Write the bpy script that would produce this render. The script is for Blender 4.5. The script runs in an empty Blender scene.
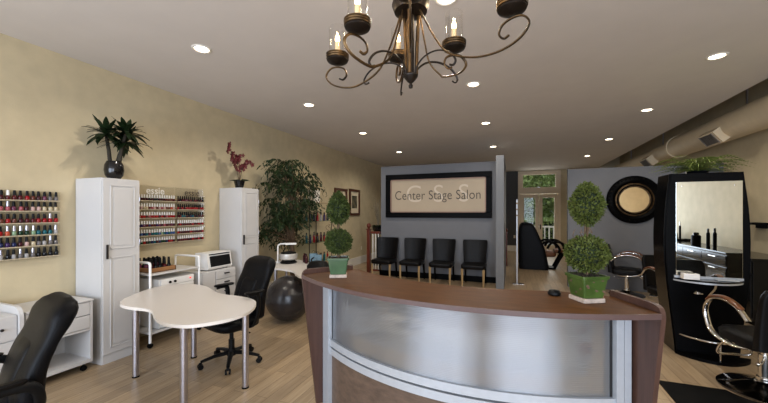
import bpy, bmesh, math, random
from mathutils import Vector, Matrix, Euler
random.seed(7)
PI = math.pi
R = math.radians
scn = bpy.context.scene
COL = scn.collection

# ------------------------------------------------------------------ camera, world, light, exposure
F = 341.0
PSI = math.atan(130 / F)
cam = bpy.data.cameras.new('camera')
cam.sensor_width = 36.0
cam.lens = F / 768 * 36.0
cam.shift_y = (212 - 201.5) / 768
cam.clip_start = 0.05
camo = bpy.data.objects.new('camera', cam)
COL.objects.link(camo)
camo.location = (0, 0, 1.68)
camo.rotation_euler = (PI / 2, 0, PSI)
scn.camera = camo

world = bpy.data.worlds.new('sky')
scn.world = world
world.use_nodes = True
wn = world.node_tree
wn.nodes.clear()
wo = wn.nodes.new('ShaderNodeOutputWorld')
wb = wn.nodes.new('ShaderNodeBackground')
wb.inputs['Color'].default_value = (0.80, 0.90, 1.0, 1)
wb.inputs['Strength'].default_value = 1.0
wn.links.new(wb.outputs[0], wo.inputs[0])

def area(name, loc, rot, sx, sy, power, col):
    l = bpy.data.lights.new(name, 'AREA')
    l.shape = 'RECTANGLE'; l.size = sx; l.size_y = sy
    l.energy = power; l.color = col
    o = bpy.data.objects.new(name, l)
    COL.objects.link(o)
    o.location = loc; o.rotation_euler = rot
    return o
DAY = (0.86, 0.98, 1.18)
# daylight through the shop-front windows (left pane bay and right pane bay) and the garden doors
area('daylight_shopfront', (-2.6, -3.02, 1.75), (R(90), 0, 0), 3.6, 2.5, 185, DAY)
area('daylight_shopfront', (2.0, -3.02, 1.75), (R(90), 0, 0), 3.2, 2.5, 185, DAY)
area('daylight_garden', (1.0, 15.95, 1.9), (R(-90), 0, 0), 1.4, 2.6, 22, (1.0, 0.97, 0.90))

scn.view_settings.view_transform = 'Standard'
scn.view_settings.look = 'None'
scn.view_settings.gamma = 1.0
scn.view_settings.use_curve_mapping = False
scn.view_settings.exposure = 0.3
scn.cycles.use_denoising = True
scn.cycles.max_bounces = 8
scn.cycles.transparent_max_bounces = 12
scn.cycles.sample_clamp_indirect = 4.0
scn.cycles.caustics_reflective = False
scn.cycles.caustics_refractive = True

# ------------------------------------------------------------------ materials
def lin(c):
    return tuple(((x / 255) / 12.92 if x / 255 <= 0.04045 else ((x / 255 + 0.055) / 1.055) ** 2.4) for x in c)

def mat(name, rgb, rough=0.5, metal=0.0, noise=0.0, scale=8.0, bump=0.0, bscale=60.0, emit=0.0, spec=0.5,
        trans=0.0, coat=0.0, alt=None):
    """sRGB base colour with procedural noise variation and optional bump"""
    m = bpy.data.materials.new(name)
    m.use_nodes = True
    nt = m.node_tree
    b = nt.nodes['Principled BSDF']
    c = lin(rgb)
    b.inputs['Base Color'].default_value = (*c, 1)
    b.inputs['Roughness'].default_value = rough
    b.inputs['Metallic'].default_value = metal
    b.inputs['Specular IOR Level'].default_value = spec
    b.inputs['Transmission Weight'].default_value = trans
    b.inputs['Coat Weight'].default_value = coat
    if noise > 0 or alt:
        tc = nt.nodes.new('ShaderNodeTexCoord')
        n = nt.nodes.new('ShaderNodeTexNoise')
        n.inputs['Scale'].default_value = scale
        n.inputs['Detail'].default_value = 5
        nt.links.new(tc.outputs['Object'], n.inputs['Vector'])
        r = nt.nodes.new('ShaderNodeValToRGB')
        c2 = lin(alt) if alt else tuple(min(1, x * (1 + noise)) for x in c)
        c1 = c if alt else tuple(x * (1 - noise) for x in c)
        r.color_ramp.elements[0].position = 0.3
        r.color_ramp.elements[1].position = 0.7
        r.color_ramp.elements[0].color = (*c1, 1)
        r.color_ramp.elements[1].color = (*c2, 1)
        nt.links.new(n.outputs['Fac'], r.inputs['Fac'])
        nt.links.new(r.outputs['Color'], b.inputs['Base Color'])
    if bump > 0:
        tc = nt.nodes.new('ShaderNodeTexCoord')
        n = nt.nodes.new('ShaderNodeTexNoise')
        n.inputs['Scale'].default_value = bscale
        n.inputs['Detail'].default_value = 4
        nt.links.new(tc.outputs['Object'], n.inputs['Vector'])
        bp = nt.nodes.new('ShaderNodeBump')
        bp.inputs['Strength'].default_value = bump
        bp.inputs['Distance'].default_value = 0.01
        nt.links.new(n.outputs['Fac'], bp.inputs['Height'])
        nt.links.new(bp.outputs['Normal'], b.inputs['Normal'])
    if emit > 0:
        b.inputs['Emission Color'].default_value = (*c, 1)
        b.inputs['Emission Strength'].default_value = emit
    return m

def wood(name, rgb1, rgb2, axis='Z', rough=0.4, scale=6.0, stretch=0.06, coat=0.0, spec=0.4):
    m = bpy.data.materials.new(name)
    m.use_nodes = True
    nt = m.node_tree
    b = nt.nodes['Principled BSDF']
    tc = nt.nodes.new('ShaderNodeTexCoord')
    mp = nt.nodes.new('ShaderNodeMapping')
    s = [scale, scale, scale]
    s['XYZ'.index(axis)] = scale * stretch
    mp.inputs['Scale'].default_value = s
    n = nt.nodes.new('ShaderNodeTexNoise')
    n.inputs['Scale'].default_value = 4
    n.inputs['Detail'].default_value = 8
    n.inputs['Roughness'].default_value = 0.65
    r = nt.nodes.new('ShaderNodeValToRGB')
    r.color_ramp.elements[0].position = 0.32
    r.color_ramp.elements[1].position = 0.7
    r.color_ramp.elements[0].color = (*lin(rgb1), 1)
    r.color_ramp.elements[1].color = (*lin(rgb2), 1)
    nt.links.new(tc.outputs['Object'], mp.inputs['Vector'])
    nt.links.new(mp.outputs[0], n.inputs['Vector'])
    nt.links.new(n.outputs['Fac'], r.inputs['Fac'])
    nt.links.new(r.outputs['Color'], b.inputs['Base Color'])
    b.inputs['Roughness'].default_value = rough
    b.inputs['Coat Weight'].default_value = coat
    b.inputs['Specular IOR Level'].default_value = spec
    return m

def floor_mat():
    m = bpy.data.materials.new('oak_laminate_planks')
    m.use_nodes = True
    nt = m.node_tree
    b = nt.nodes['Principled BSDF']
    tc = nt.nodes.new('ShaderNodeTexCoord')
    mp = nt.nodes.new('ShaderNodeMapping')
    mp.inputs['Rotation'].default_value = (0, 0, R(90))
    br = nt.nodes.new('ShaderNodeTexBrick')
    br.offset = 0.37
    br.inputs['Color1'].default_value = (*lin((160, 140, 114)), 1)
    br.inputs['Color2'].default_value = (*lin((186, 163, 132)), 1)
    br.inputs['Mortar'].default_value = (*lin((104, 86, 66)), 1)
    br.inputs['Scale'].default_value = 1.0
    br.inputs['Mortar Size'].default_value = 0.0022
    br.inputs['Mortar Smooth'].default_value = 0.2
    br.inputs['Brick Width'].default_value = 1.25
    br.inputs['Row Height'].default_value = 0.13
    nt.links.new(tc.outputs['Object'], mp.inputs['Vector'])
    nt.links.new(mp.outputs[0], br.inputs['Vector'])
    mp2 = nt.nodes.new('ShaderNodeMapping')
    mp2.inputs['Scale'].default_value = (14, 0.9, 1)
    n = nt.nodes.new('ShaderNodeTexNoise')
    n.inputs['Scale'].default_value = 2.2
    n.inputs['Detail'].default_value = 8
    n.inputs['Roughness'].default_value = 0.7
    nt.links.new(tc.outputs['Object'], mp2.inputs['Vector'])
    nt.links.new(mp2.outputs[0], n.inputs['Vector'])
    mx = nt.nodes.new('ShaderNodeMixRGB')
    mx.blend_type = 'MULTIPLY'
    mx.inputs['Fac'].default_value = 0.75
    r = nt.nodes.new('ShaderNodeValToRGB')
    r.color_ramp.elements[0].position = 0.3
    r.color_ramp.elements[1].position = 0.66
    r.color_ramp.elements[0].color = (0.52, 0.44, 0.34, 1)
    r.color_ramp.elements[1].color = (1, 1, 1, 1)
    nt.links.new(n.outputs['Fac'], r.inputs['Fac'])
    nt.links.new(br.outputs['Color'], mx.inputs['Color1'])
    nt.links.new(r.outputs['Color'], mx.inputs['Color2'])
    nt.links.new(mx.outputs[0], b.inputs['Base Color'])
    b.inputs['Roughness'].default_value = 0.36
    return m

def clear_glass(name, tint=(1, 1, 1), gloss=0.08, rough=0.02):
    m = bpy.data.materials.new(name)
    m.use_nodes = True
    nt = m.node_tree
    nt.nodes.clear()
    o = nt.nodes.new('ShaderNodeOutputMaterial')
    t = nt.nodes.new('ShaderNodeBsdfTransparent')
    t.inputs['Color'].default_value = (*tint, 1)
    g = nt.nodes.new('ShaderNodeBsdfGlossy')
    g.inputs['Roughness'].default_value = rough
    lw = nt.nodes.new('ShaderNodeLayerWeight')
    lw.inputs['Blend'].default_value = 0.35
    mt = nt.nodes.new('ShaderNodeMath'); mt.operation = 'MULTIPLY_ADD'
    mt.inputs[1].default_value = 0.25
    mt.inputs[2].default_value = gloss
    nt.links.new(lw.outputs['Fresnel'], mt.inputs[0])
    mx = nt.nodes.new('ShaderNodeMixShader')
    nt.links.new(mt.outputs[0], mx.inputs[0])
    nt.links.new(t.outputs[0], mx.inputs[1])
    nt.links.new(g.outputs[0], mx.inputs[2])
    nt.links.new(mx.outputs[0], o.inputs[0])
    return m

def polycarbonate():
    """milky twin-wall polycarbonate: fine horizontal flutes, half see-through, soft gloss"""
    m = bpy.data.materials.new('twin_wall_polycarbonate')
    m.use_nodes = True
    nt = m.node_tree
    nt.nodes.clear()
    o = nt.nodes.new('ShaderNodeOutputMaterial')
    tc = nt.nodes.new('ShaderNodeTexCoord')
    w = nt.nodes.new('ShaderNodeTexWave')
    w.wave_type = 'BANDS'; w.bands_direction = 'Z'
    w.inputs['Scale'].default_value = 28
    nt.links.new(tc.outputs['Object'], w.inputs['Vector'])
    bp = nt.nodes.new('ShaderNodeBump')
    bp.inputs['Strength'].default_value = 0.6
    bp.inputs['Distance'].default_value = 0.003
    nt.links.new(w.outputs['Fac'], bp.inputs['Height'])
    p = nt.nodes.new('ShaderNodeBsdfAnisotropic')
    p.inputs['Color'].default_value = (*lin((214, 216, 220)), 1)
    p.inputs['Roughness'].default_value = 0.34
    p.inputs['Anisotropy'].default_value = 0.9
    p.inputs['Rotation'].default_value = 0.0
    tg = nt.nodes.new('ShaderNodeTangent')
    tg.direction_type = 'RADIAL'; tg.axis = 'Z'
    nt.links.new(tg.outputs[0], p.inputs['Tangent'])
    nt.links.new(bp.outputs['Normal'], p.inputs['Normal'])
    tr = nt.nodes.new('ShaderNodeBsdfTransparent')
    df = nt.nodes.new('ShaderNodeBsdfTranslucent')
    df.inputs['Color'].default_value = (*lin((190, 192, 196)), 1)
    rf = nt.nodes.new('ShaderNodeBsdfRefraction')
    rf.inputs['Color'].default_value = (0.93, 0.94, 0.95, 1)
    rf.inputs['Roughness'].default_value = 0.12
    rf.inputs['IOR'].default_value = 1.04
    mx = nt.nodes.new('ShaderNodeMixShader')
    mx.inputs[0].default_value = 0.36
    m2 = nt.nodes.new('ShaderNodeMixShader')
    m2.inputs[0].default_value = 0.42
    m3 = nt.nodes.new('ShaderNodeMixShader')
    m3.inputs[0].default_value = 0.25
    nt.links.new(rf.outputs[0], m2.inputs[1])
    d2 = nt.nodes.new('ShaderNodeBsdfDiffuse')
    d2.inputs['Color'].default_value = (*lin((196, 198, 202)), 1)
    m4 = nt.nodes.new('ShaderNodeMixShader')
    m4.inputs[0].default_value = 0.55
    nt.links.new(df.outputs[0], m4.inputs[1])
    nt.links.new(d2.outputs[0], m4.inputs[2])
    nt.links.new(m4.outputs[0], m2.inputs[2])
    nt.links.new(m2.outputs[0], m3.inputs[1])
    nt.links.new(tr.outputs[0], m3.inputs[2])
    nt.links.new(m3.outputs[0], mx.inputs[1])
    nt.links.new(p.outputs[0], mx.inputs[2])
    nt.links.new(mx.outputs[0], o.inputs[0])
    return m

M = {}
M['wall'] = mat('beige_wall_paint', (196, 181, 148), 0.75, noise=0.07, scale=5, bump=0.12, bscale=90)
M['ceiling'] = mat('ceiling_paint', (214, 208, 203), 0.85, noise=0.02, scale=3, bump=0.05, bscale=120)
M['recess'] = mat('recess_paint_shaded', (150, 138, 120), 0.9, noise=0.05)  # shade of the high recess put into a darker ceiling tone
M['grey_paint'] = mat('blue_grey_paint', (106, 107, 111), 0.62, noise=0.04, scale=4, bump=0.05, bscale=90)
M['pale_grey_paint'] = mat('pale_grey_paint', (107, 109, 112), 0.6, noise=0.03, scale=4)
M['charcoal_paint'] = mat('charcoal_paint', (70, 70, 72), 0.7, noise=0.05)
M['white_trim'] = mat('white_trim_paint', (232, 228, 220), 0.45, noise=0.02)
M['cream_trim'] = mat('cream_trim_paint', (226, 210, 184), 0.5, noise=0.03)
M['floor'] = floor_mat()
M['white_lacquer'] = mat('white_lacquer', (202, 200, 198), 0.4, noise=0.02, scale=3)
M['white_metal'] = mat('white_powder_coat', (238, 236, 232), 0.35, noise=0.01)
M['white_plastic'] = mat('white_plastic', (236, 234, 230), 0.4, noise=0.02)
M['table_top'] = mat('pale_speckled_laminate', (212, 206, 200), 0.35, noise=0.06, scale=140)
M['table_edge'] = mat('cream_edge_band', (240, 232, 222), 0.4, noise=0.02)
M['steel'] = mat('brushed_steel', (190, 188, 196), 0.28, 1.0, noise=0.08, scale=60)
M['chrome'] = mat('chrome', (225, 222, 218), 0.12, 1.0, noise=0.02)
M['leather'] = mat('black_leather', (12, 12, 14), 0.40, noise=0.25, scale=12, bump=0.25, bscale=160, spec=0.11)
M['leather_dull'] = mat('dark_leather', (11, 10, 11), 0.40, noise=0.2, scale=12, bump=0.15, bscale=120, spec=0.16)
M['black_plastic'] = mat('black_plastic', (10, 10, 11), 0.45, noise=0.15, spec=0.18)
M['rubber'] = mat('black_rubber', (9, 9, 9), 0.6, noise=0.2, spec=0.1)
M['gloss_black'] = mat('gloss_black_lacquer', (6, 6, 7), 0.14, noise=0.2, spec=0.3)
M['satin_black'] = mat('satin_black_lacquer', (5, 5, 6), 0.45, noise=0.2, spec=0.06)
M['pewter'] = mat('pewter_vinyl', (40, 37, 38), 0.27, noise=0.22, scale=5, bump=0.2, bscale=40)
M['counter_wood'] = wood('walnut_counter_top', (66, 39, 15), (98, 62, 30), 'X', 0.45, 5, 0.25, 0.0, 0.12)
M['panel_wood'] = wood('dark_walnut_panel', (78, 64, 54), (108, 88, 74), 'X', 0.4, 6, 0.06)
M['wing_wood'] = wood('dark_walnut_end_board', (66, 45, 38), (88, 62, 52), 'Z', 0.42, 6, 0.06)
M['edge_band'] = mat('plum_brown_edge_band', (86, 66, 62), 0.4, noise=0.06, scale=30)
M['alu'] = mat('silver_aluminium', (186, 190, 195), 0.36, 0.35, noise=0.04, scale=20)
M['gap_black'] = mat('black_gasket', (18, 16, 16), 0.8, noise=0.1)
M['poly'] = polycarbonate()
M['red_wood'] = wood('cherry_wood', (74, 30, 20), (112, 50, 32), 'Z', 0.35, 8, 0.1)
M['tan_wood'] = wood('honey_wood', (150, 124, 88), (184, 156, 114), 'Z', 0.4, 8, 0.1)
M['arm_wood'] = wood('amber_arm_wood', (84, 46, 24), (118, 70, 38), 'X', 0.3, 8, 0.1)
M['tray_wood'] = wood('bamboo_tray', (140, 96, 58), (176, 130, 86), 'Y', 0.5, 8, 0.1)
M['frame_wood'] = wood('brown_frame_wood', (66, 34, 20), (96, 54, 34), 'Z', 0.4, 8, 0.1)
M['iron'] = mat('dark_bronze_iron', (34, 27, 22), 0.4, 0.6, noise=0.3, scale=30)
M['brass'] = mat('antique_brass', (108, 84, 54), 0.38, 0.85, noise=0.35, scale=14, alt=(36, 28, 20))
M['cup'] = mat('bronze_cup', (66, 52, 38), 0.4, 0.75, noise=0.4, scale=40, alt=(34, 26, 20))
M['candle'] = mat('ivory_candle_sleeve', (222, 196, 150), 0.6, noise=0.06)
M['bulb'] = mat('warm_bulb', (255, 214, 150), 0.4, emit=14)
M['downlight'] = mat('lamp_disc', (255, 236, 205), 0.5, emit=9)
M['glass'] = clear_glass('clear_glass', (0.97, 0.98, 0.98), 0.0)
M['hurricane'] = clear_glass('hurricane_glass', (0.985, 0.98, 0.97), 0.0)
M['acrylic'] = clear_glass('clear_acrylic', (0.985, 0.985, 0.98), 0.0)
M['shelf_glass'] = clear_glass('green_tinted_glass', (0.72, 0.80, 0.76), 0.08)
M['mirror'] = mat('mirror_silver', (232, 234, 230), 0.01, 1.0)
M['mirror_tan'] = mat('antique_mirror', (226, 204, 166), 0.06, 1.0, noise=0.06, scale=9)
M['leaf_dark'] = mat('ficus_leaf', (34, 48, 22), 0.5, noise=0.4, scale=9, spec=0.2)
M['leaf_dracaena'] = mat('dracaena_leaf', (24, 38, 18), 0.45, noise=0.4, scale=20, spec=0.25)
M['leaf_top'] = mat('boxwood_leaf', (60, 70, 28), 0.55, alt=(88, 94, 44), scale=25, spec=0.15)
M['leaf_top_dark'] = mat('dark_boxwood_leaf', (46, 58, 24), 0.55, alt=(72, 82, 40), scale=25, spec=0.15)
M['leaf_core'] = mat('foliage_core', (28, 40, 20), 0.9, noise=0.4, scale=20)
M['fern'] = mat('fern_frond', (108, 124, 56), 0.5, alt=(146, 158, 88), scale=12, spec=0.2)
M['orchid'] = mat('maroon_orchid_petal', (98, 28, 34), 0.5, noise=0.3, scale=30)
M['bark'] = mat('bark', (92, 72, 52), 0.8, noise=0.3, scale=30, bump=0.5, bscale=50)
M['dark_stem'] = mat('dark_stem', (44, 38, 26), 0.8, noise=0.3, scale=30)
M['twig'] = mat('pale_twig', (150, 140, 120), 0.7, noise=0.2, scale=30)
M['soil'] = mat('moss_soil', (52, 44, 32), 0.95, noise=0.4, scale=60, bump=0.6)
M['green_pot'] = mat('green_glaze_chipped', (64, 84, 36), 0.3, noise=0.35, scale=9, coat=0.15)
M['green_pot_pale'] = mat('jade_glaze', (70, 94, 66), 0.25, noise=0.2, scale=9, coat=0.3)
M['chip'] = mat('bare_terracotta_chip', (92, 72, 52), 0.8, noise=0.3, scale=40)
M['saucer'] = mat('weathered_saucer', (176, 160, 146), 0.7, noise=0.25, scale=30)
M['black_pot'] = mat('black_ceramic', (15, 15, 17), 0.15, noise=0.2)
M['sign_face'] = mat('sign_canvas', (176, 159, 135), 0.6, noise=0.03, scale=3)
M['sign_ink'] = mat('sign_lettering', (62, 54, 46), 0.6, noise=0.05)
M['sign_ghost'] = mat('sign_ghost_lettering', (204, 190, 170), 0.6, noise=0.02)
M['liner'] = mat('pinkish_liner', (150, 120, 104), 0.5, noise=0.05)
M['photo_dark'] = mat('dark_print', (20, 22, 20), 0.4, alt=(120, 112, 84), scale=6)
M['matboard'] = mat('cream_mat_board', (220, 206, 178), 0.7, noise=0.03)
M['duct'] = mat('painted_duct', (214, 196, 164), 0.5, noise=0.04, scale=6)
M['grille_dark'] = mat('grille_shadow', (66, 62, 58), 0.7, noise=0.2)
M['grille'] = mat('grille_blade', (120, 112, 104), 0.5, noise=0.1)
M['box_white'] = mat('white_card', (236, 232, 226), 0.6, noise=0.02)
M['red_print'] = mat('red_print', (170, 40, 40), 0.6, noise=0.1)
M['silver_pot'] = mat('silver_plastic', (196, 192, 186), 0.3, 0.3, noise=0.05)
M['brown_cushion'] = mat('tan_cushion', (120, 74, 44), 0.5, noise=0.3, scale=20)
M['grass'] = mat('lawn', (84, 104, 48), 0.9, noise=0.3, scale=2)
M['tree_leaf'] = mat('tree_leaf', (118, 138, 70), 0.6, alt=(160, 172, 104), scale=3)
M['deck'] = mat('deck_boards', (150, 140, 128), 0.8, noise=0.1)
M['navy_print'] = mat('pale_blue_bag', (104, 134, 150), 0.5, noise=0.3, scale=40)
M['outlet'] = mat('outlet_plate', (226, 216, 196), 0.4, noise=0.02)
M['screen'] = mat('dark_screen', (16, 18, 20), 0.2, noise=0.1)
M['red_led'] = mat('red_indicator', (230, 40, 36), 0.4, emit=1.5)

# ------------------------------------------------------------------ mesh helpers
class B:
    """collects shapes (given in the same frame as off) and links them as ONE mesh object"""
    def __init__(self, off=(0, 0, 0)):
        self.bm = bmesh.new(); self.off = Vector(off); self.mi = 0
    def _mark(self, faces):
        for f in faces: f.material_index = self.mi
    def box(self, c, s, rot=None, bev=0.0, seg=2):
        t = bmesh.new()
        bmesh.ops.create_cube(t, size=1.0)
        bmesh.ops.scale(t, vec=s, verts=t.verts)
        if bev > 0:
            bmesh.ops.bevel(t, geom=list(t.edges), offset=min(bev, min(s) * 0.49), segments=seg, profile=0.5, affect='EDGES')
        if rot is not None:
            bmesh.ops.rotate(t, cent=(0, 0, 0), matrix=Euler(rot).to_matrix(), verts=t.verts)
        bmesh.ops.translate(t, vec=c, verts=t.verts)
        self.merge(t); return self
    def bb(self, x0, x1, y0, y1, z0, z1, bev=0.0, seg=2):
        return self.box(((x0 + x1) / 2, (y0 + y1) / 2, (z0 + z1) / 2), (abs(x1 - x0), abs(y1 - y0), abs(z1 - z0)), None, bev, seg)
    def merge(self, t):
        for f in t.faces: f.material_index = self.mi
        me = bpy.data.meshes.new('t'); t.to_mesh(me); t.free()
        self.bm.from_mesh(me); bpy.data.meshes.remove(me)
    def loft(self, rings, cap=True, closed=True):
        vs = [[self.bm.verts.new(p) for p in r] for r in rings]
        n = len(rings[0])
        for a, b in zip(vs[:-1], vs[1:]):
            for i in range(n if closed else n - 1):
                j = (i + 1) % n
                f = self.bm.faces.new((a[i], a[j], b[j], b[i])); f.material_index = self.mi
        if cap and closed:
            for r in (list(reversed(vs[0])), vs[-1]):
                try:
                    f = self.bm.faces.new(r); f.material_index = self.mi
                except ValueError: pass
        return self
    def lathe(self, prof, c=(0, 0, 0), seg=24, sx=1.0, sy=1.0, cap=True):
        rings = [[(c[0] + r * sx * math.cos(2 * PI * k / seg), c[1] + r * sy * math.sin(2 * PI * k / seg), c[2] + z)
                  for k in range(seg)] for r, z in prof]
        return self.loft(rings, cap)
    def tube(self, pts, r, seg=8, cap=True, flat=None):
        pts = [Vector(p) for p in pts]
        n = len(pts)
        rs = r if isinstance(r, (list, tuple)) else [r] * n
        rings = []
        up = None
        for i, p in enumerate(pts):
            t = (pts[min(i + 1, n - 1)] - pts[max(i - 1, 0)]).normalized()
            if up is None:
                up = Vector((0, 0, 1)) if abs(t.z) < 0.9 else Vector((1, 0, 0))
            x = t.cross(up)
            if x.length < 1e-4: x = t.cross(Vector((1, 0.3, 0)))
            x.normalize(); y = x.cross(t).normalized(); up = y
            fx, fy = flat if flat else (1, 1)
            rings.append([p + (x * math.cos(2 * PI * k / seg) * fx + y * math.sin(2 * PI * k / seg) * fy) * rs[i] for k in range(seg)])
        return self.loft(rings, cap)
    def cyl(self, p0, p1, r0, r1=None, seg=16):
        return self.tube([p0, p1], [r0, r0 if r1 is None else r1], seg)
    def prism(self, out, z0, z1):
        return self.loft([[(x, y, z0) for x, y in out], [(x, y, z1) for x, y in out]])
    def ball(self, c, r, seg=20, rings=12):
        t = bmesh.new()
        bmesh.ops.create_uvsphere(t, u_segments=seg, v_segments=rings, radius=1.0)
        bmesh.ops.scale(t, vec=r if isinstance(r, (list, tuple)) else (r, r, r), verts=t.verts)
        bmesh.ops.translate(t, vec=c, verts=t.verts)
        self.merge(t); return self
    def leaf(self, p, d, n, L, W, fold=0.25, bend=0.0):
        p = Vector(p); d = Vector(d).normalized(); n = Vector(n)
        s = d.cross(n)
        if s.length < 1e-4: s = d.cross(Vector((0.3, 0.5, 0.8)))
        s.normalize(); n = s.cross(d).normalized()
        mid = p + d * L * 0.45
        tip = p + d * L - n * bend * L
        a = self.bm.verts.new(p); b = self.bm.verts.new(mid + s * W / 2 + n * W * fold)
        c = self.bm.verts.new(tip); e = self.bm.verts.new(mid - s * W / 2 + n * W * fold)
        for q in ((a, b, c), (a, c, e)):
            f = self.bm.faces.new(q); f.material_index = self.mi
    def done(self, name, m, parent=None, smooth=40, loc=None):
        bm = self.bm
        bmesh.ops.translate(bm, vec=-self.off, verts=bm.verts)
        bmesh.ops.recalc_face_normals(bm, faces=bm.faces)
        me = bpy.data.meshes.new(name)
        bm.to_mesh(me); bm.free()
        for x in (m if isinstance(m, (list, tuple)) else [m]): me.materials.append(x)
        if smooth:
            for p in me.polygons: p.use_smooth = True
            if smooth < 180: me.set_sharp_from_angle(angle=R(smooth))
        o = bpy.data.objects.new(name, me)
        COL.objects.link(o)
        if parent is not None: o.parent = parent
        elif self.off.length > 0: o.location = self.off
        if 0 < smooth < 180:
            wm = o.modifiers.new('weighted_normal', 'WEIGHTED_NORMAL'); wm.keep_sharp = True
        if loc is not None: o.location = loc
        return o

def tag(o, label=None, cat=None, group=None, kind=None):
    if label: o['label'] = label
    if cat: o['category'] = cat
    if group: o['group'] = group
    if kind: o['kind'] = kind
    return o

def thing(name, label, cat, loc=(0, 0, 0), rz=0.0, group=None):
    o = bpy.data.objects.new(name, None)
    o.empty_display_size = 0.1
    COL.objects.link(o)
    o.location = loc; o.rotation_euler = (0, 0, rz)
    return tag(o, label, cat, group)

def struct(b, name, m, parent=None, smooth=40):
    o = b.done(name, m, parent, smooth)
    if parent is None: o['kind'] = 'structure'
    return o

def dup(root, loc, rz, label=None, group=None):
    def cp(o, par):
        c = o.copy(); COL.objects.link(c)
        if par is not None: c.parent = par
        for ch in list(o.children): cp(ch, c)
        return c
    r = cp(root, None)
    r.location = loc; r.rotation_euler = (0, 0, rz)
    if label: r['label'] = label
    if group: r['group'] = group
    return r

def catmull(pts, n=8, closed=False):
    out = []
    N = len(pts)
    P = [Vector(p) for p in pts]
    rng = range(N) if closed else range(N - 1)
    for i in rng:
        if closed:
            p0, p1, p2, p3 = P[(i - 1) % N], P[i], P[(i + 1) % N], P[(i + 2) % N]
        else:
            p0, p1, p2, p3 = P[max(i - 1, 0)], P[i], P[i + 1], P[min(i + 2, N - 1)]
        for k in range(n):
            t = k / n
            out.append(0.5 * ((2 * p1) + (p2 - p0) * t + (2 * p0 - 5 * p1 + 4 * p2 - p3) * t * t + (3 * p1 - p0 - 3 * p2 + p3) * t ** 3))
    if not closed: out.append(P[-1])
    return out

def sring(cx, cy, z, w, d, e=0.6, n=28, tilt=0.0):
    """super-ellipse ring in a horizontal plane"""
    out = []
    for k in range(n):
        a = 2 * PI * k / n
        ca, sa = math.cos(a), math.sin(a)
        x = w / 2 * math.copysign(abs(ca) ** e, ca)
        y = d / 2 * math.copysign(abs(sa) ** e, sa)
        out.append((cx + x, cy + y, z + tilt * y))
    return out

def text_mesh(s, size, m, name, matrix, parent=None, ext=0.001, sx=1.0, space=1.0, off=-0.006):
    c = bpy.data.curves.new(name, 'FONT')
    c.body = s; c.size = size; c.extrude = ext; c.align_x = 'CENTER'; c.align_y = 'CENTER'
    c.space_character = space
    c.offset = off * size
    t = bpy.data.objects.new(name, c)
    COL.objects.link(t)
    bpy.context.view_layer.update()
    dg = bpy.context.evaluated_depsgraph_get()
    me = bpy.data.meshes.new_from_object(t.evaluated_get(dg))
    bpy.data.objects.remove(t)
    me.transform(Matrix.Diagonal((sx, 1, 1, 1)))
    me.transform(matrix)
    me.materials.clear(); me.materials.append(m)
    o = bpy.data.objects.new(name, me)
    COL.objects.link(o)
    if parent is not None: o.parent = parent
    return o

# ------------------------------------------------------------------ room shell
WL, WR, CZ, YF, YB = -4.69, 3.85, 3.43, -3.2, 15.7
EDGE = 3.10                      # the flat ceiling stops here, a higher recess follows with the duct
struct(B().bb(WL - .15, WR + .15, YF - .15, YB + .15, -.1, 0), 'floor', M['floor'])
struct(B().bb(WL - .15, EDGE, YF - .15, YB + .15, CZ, CZ + .12), 'ceiling', M['ceiling'])
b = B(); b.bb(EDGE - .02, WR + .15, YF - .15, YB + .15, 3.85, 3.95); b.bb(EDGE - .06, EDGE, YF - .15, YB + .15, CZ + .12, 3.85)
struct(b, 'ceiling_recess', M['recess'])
struct(B().bb(WL - .15, WL, YF - .15, YB + .15, 0, CZ), 'wall_left', M['wall'])
struct(B().bb(WR, WR + .15, YF - .15, YB + .15, 0, 3.95), 'wall_right', M['wall'])
b = B()                          # shop front wall behind the viewer with two window bays
b.bb(WL, WR, YF - .12, YF, 0, .5); b.bb(WL, WR, YF - .12, YF, 3.0, 3.95)
b.bb(WL, -4.4, YF - .12, YF, .5, 3.0); b.bb(-.8, .4, YF - .12, YF, .5, 3.0); b.bb(3.6, WR, YF - .12, YF, .5, 3.0)
struct(b, 'wall_front', M['wall'])
for i, (x0, x1) in enumerate(((-4.4, -.8), (.4, 3.6))):
    b = B()
    for x in (x0 + .03, (x0 + x1) / 2, x1 - .03): b.bb(x - .03, x + .03, YF - .1, YF - .02, .5, 3.0)
    b.bb(x0, x1, YF - .1, YF - .02, .5, .56); b.bb(x0, x1, YF - .1, YF - .02, 2.94, 3.0)
    struct(b, 'window_%d' % (i + 2), M['white_trim'])
# garden wall with the door opening
b = B()
b.bb(.16, 3.2 + .65, YB, YB + .15, 3.40, 3.95); b.bb(1.77, WR, YB, YB + .15, 0, 3.40)
struct(b, 'wall_back', M['wall'])
struct(B().bb(WL, .16, YB, YB + .15, 0, 3.95), 'wall_back_left', M['charcoal_paint'])
struct(B().bb(WL, WL + .02, 4.9, YB, 0, .24), 'baseboard_left', M['white_trim'])
struct(B().bb(WL + .02, .14, YB - .02, YB, 0, .24), 'baseboard_back', M['white_trim'])
struct(B().bb(1.80, WR, YB - .02, YB, 0, .24), 'baseboard_back_right', M['cream_trim'])

# sign partition, its projecting end wall, baseboard
struct(B().bb(-3.31, -.37, 8.46, 8.62, 0, 2.88), 'wall_sign_partition', M['grey_paint'])
struct(B().bb(-.37, -.205, 7.85, 9.9, 0, 2.92), 'wall_partition_end', M['pale_grey_paint'])
struct(B().bb(-3.31, -.37, 8.44, 8.46, 0, .14), 'baseboard_partition', M['satin_black'])
# right grey partition
struct(B().bb(1.15, WR, 8.64, 8.8, 0, 2.64), 'wall_right_partition', M['grey_paint'])
struct(B().bb(1.135, 1.15, 8.63, 8.81, 0, 2.65), 'trim_1', M['pale_grey_paint'])

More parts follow.
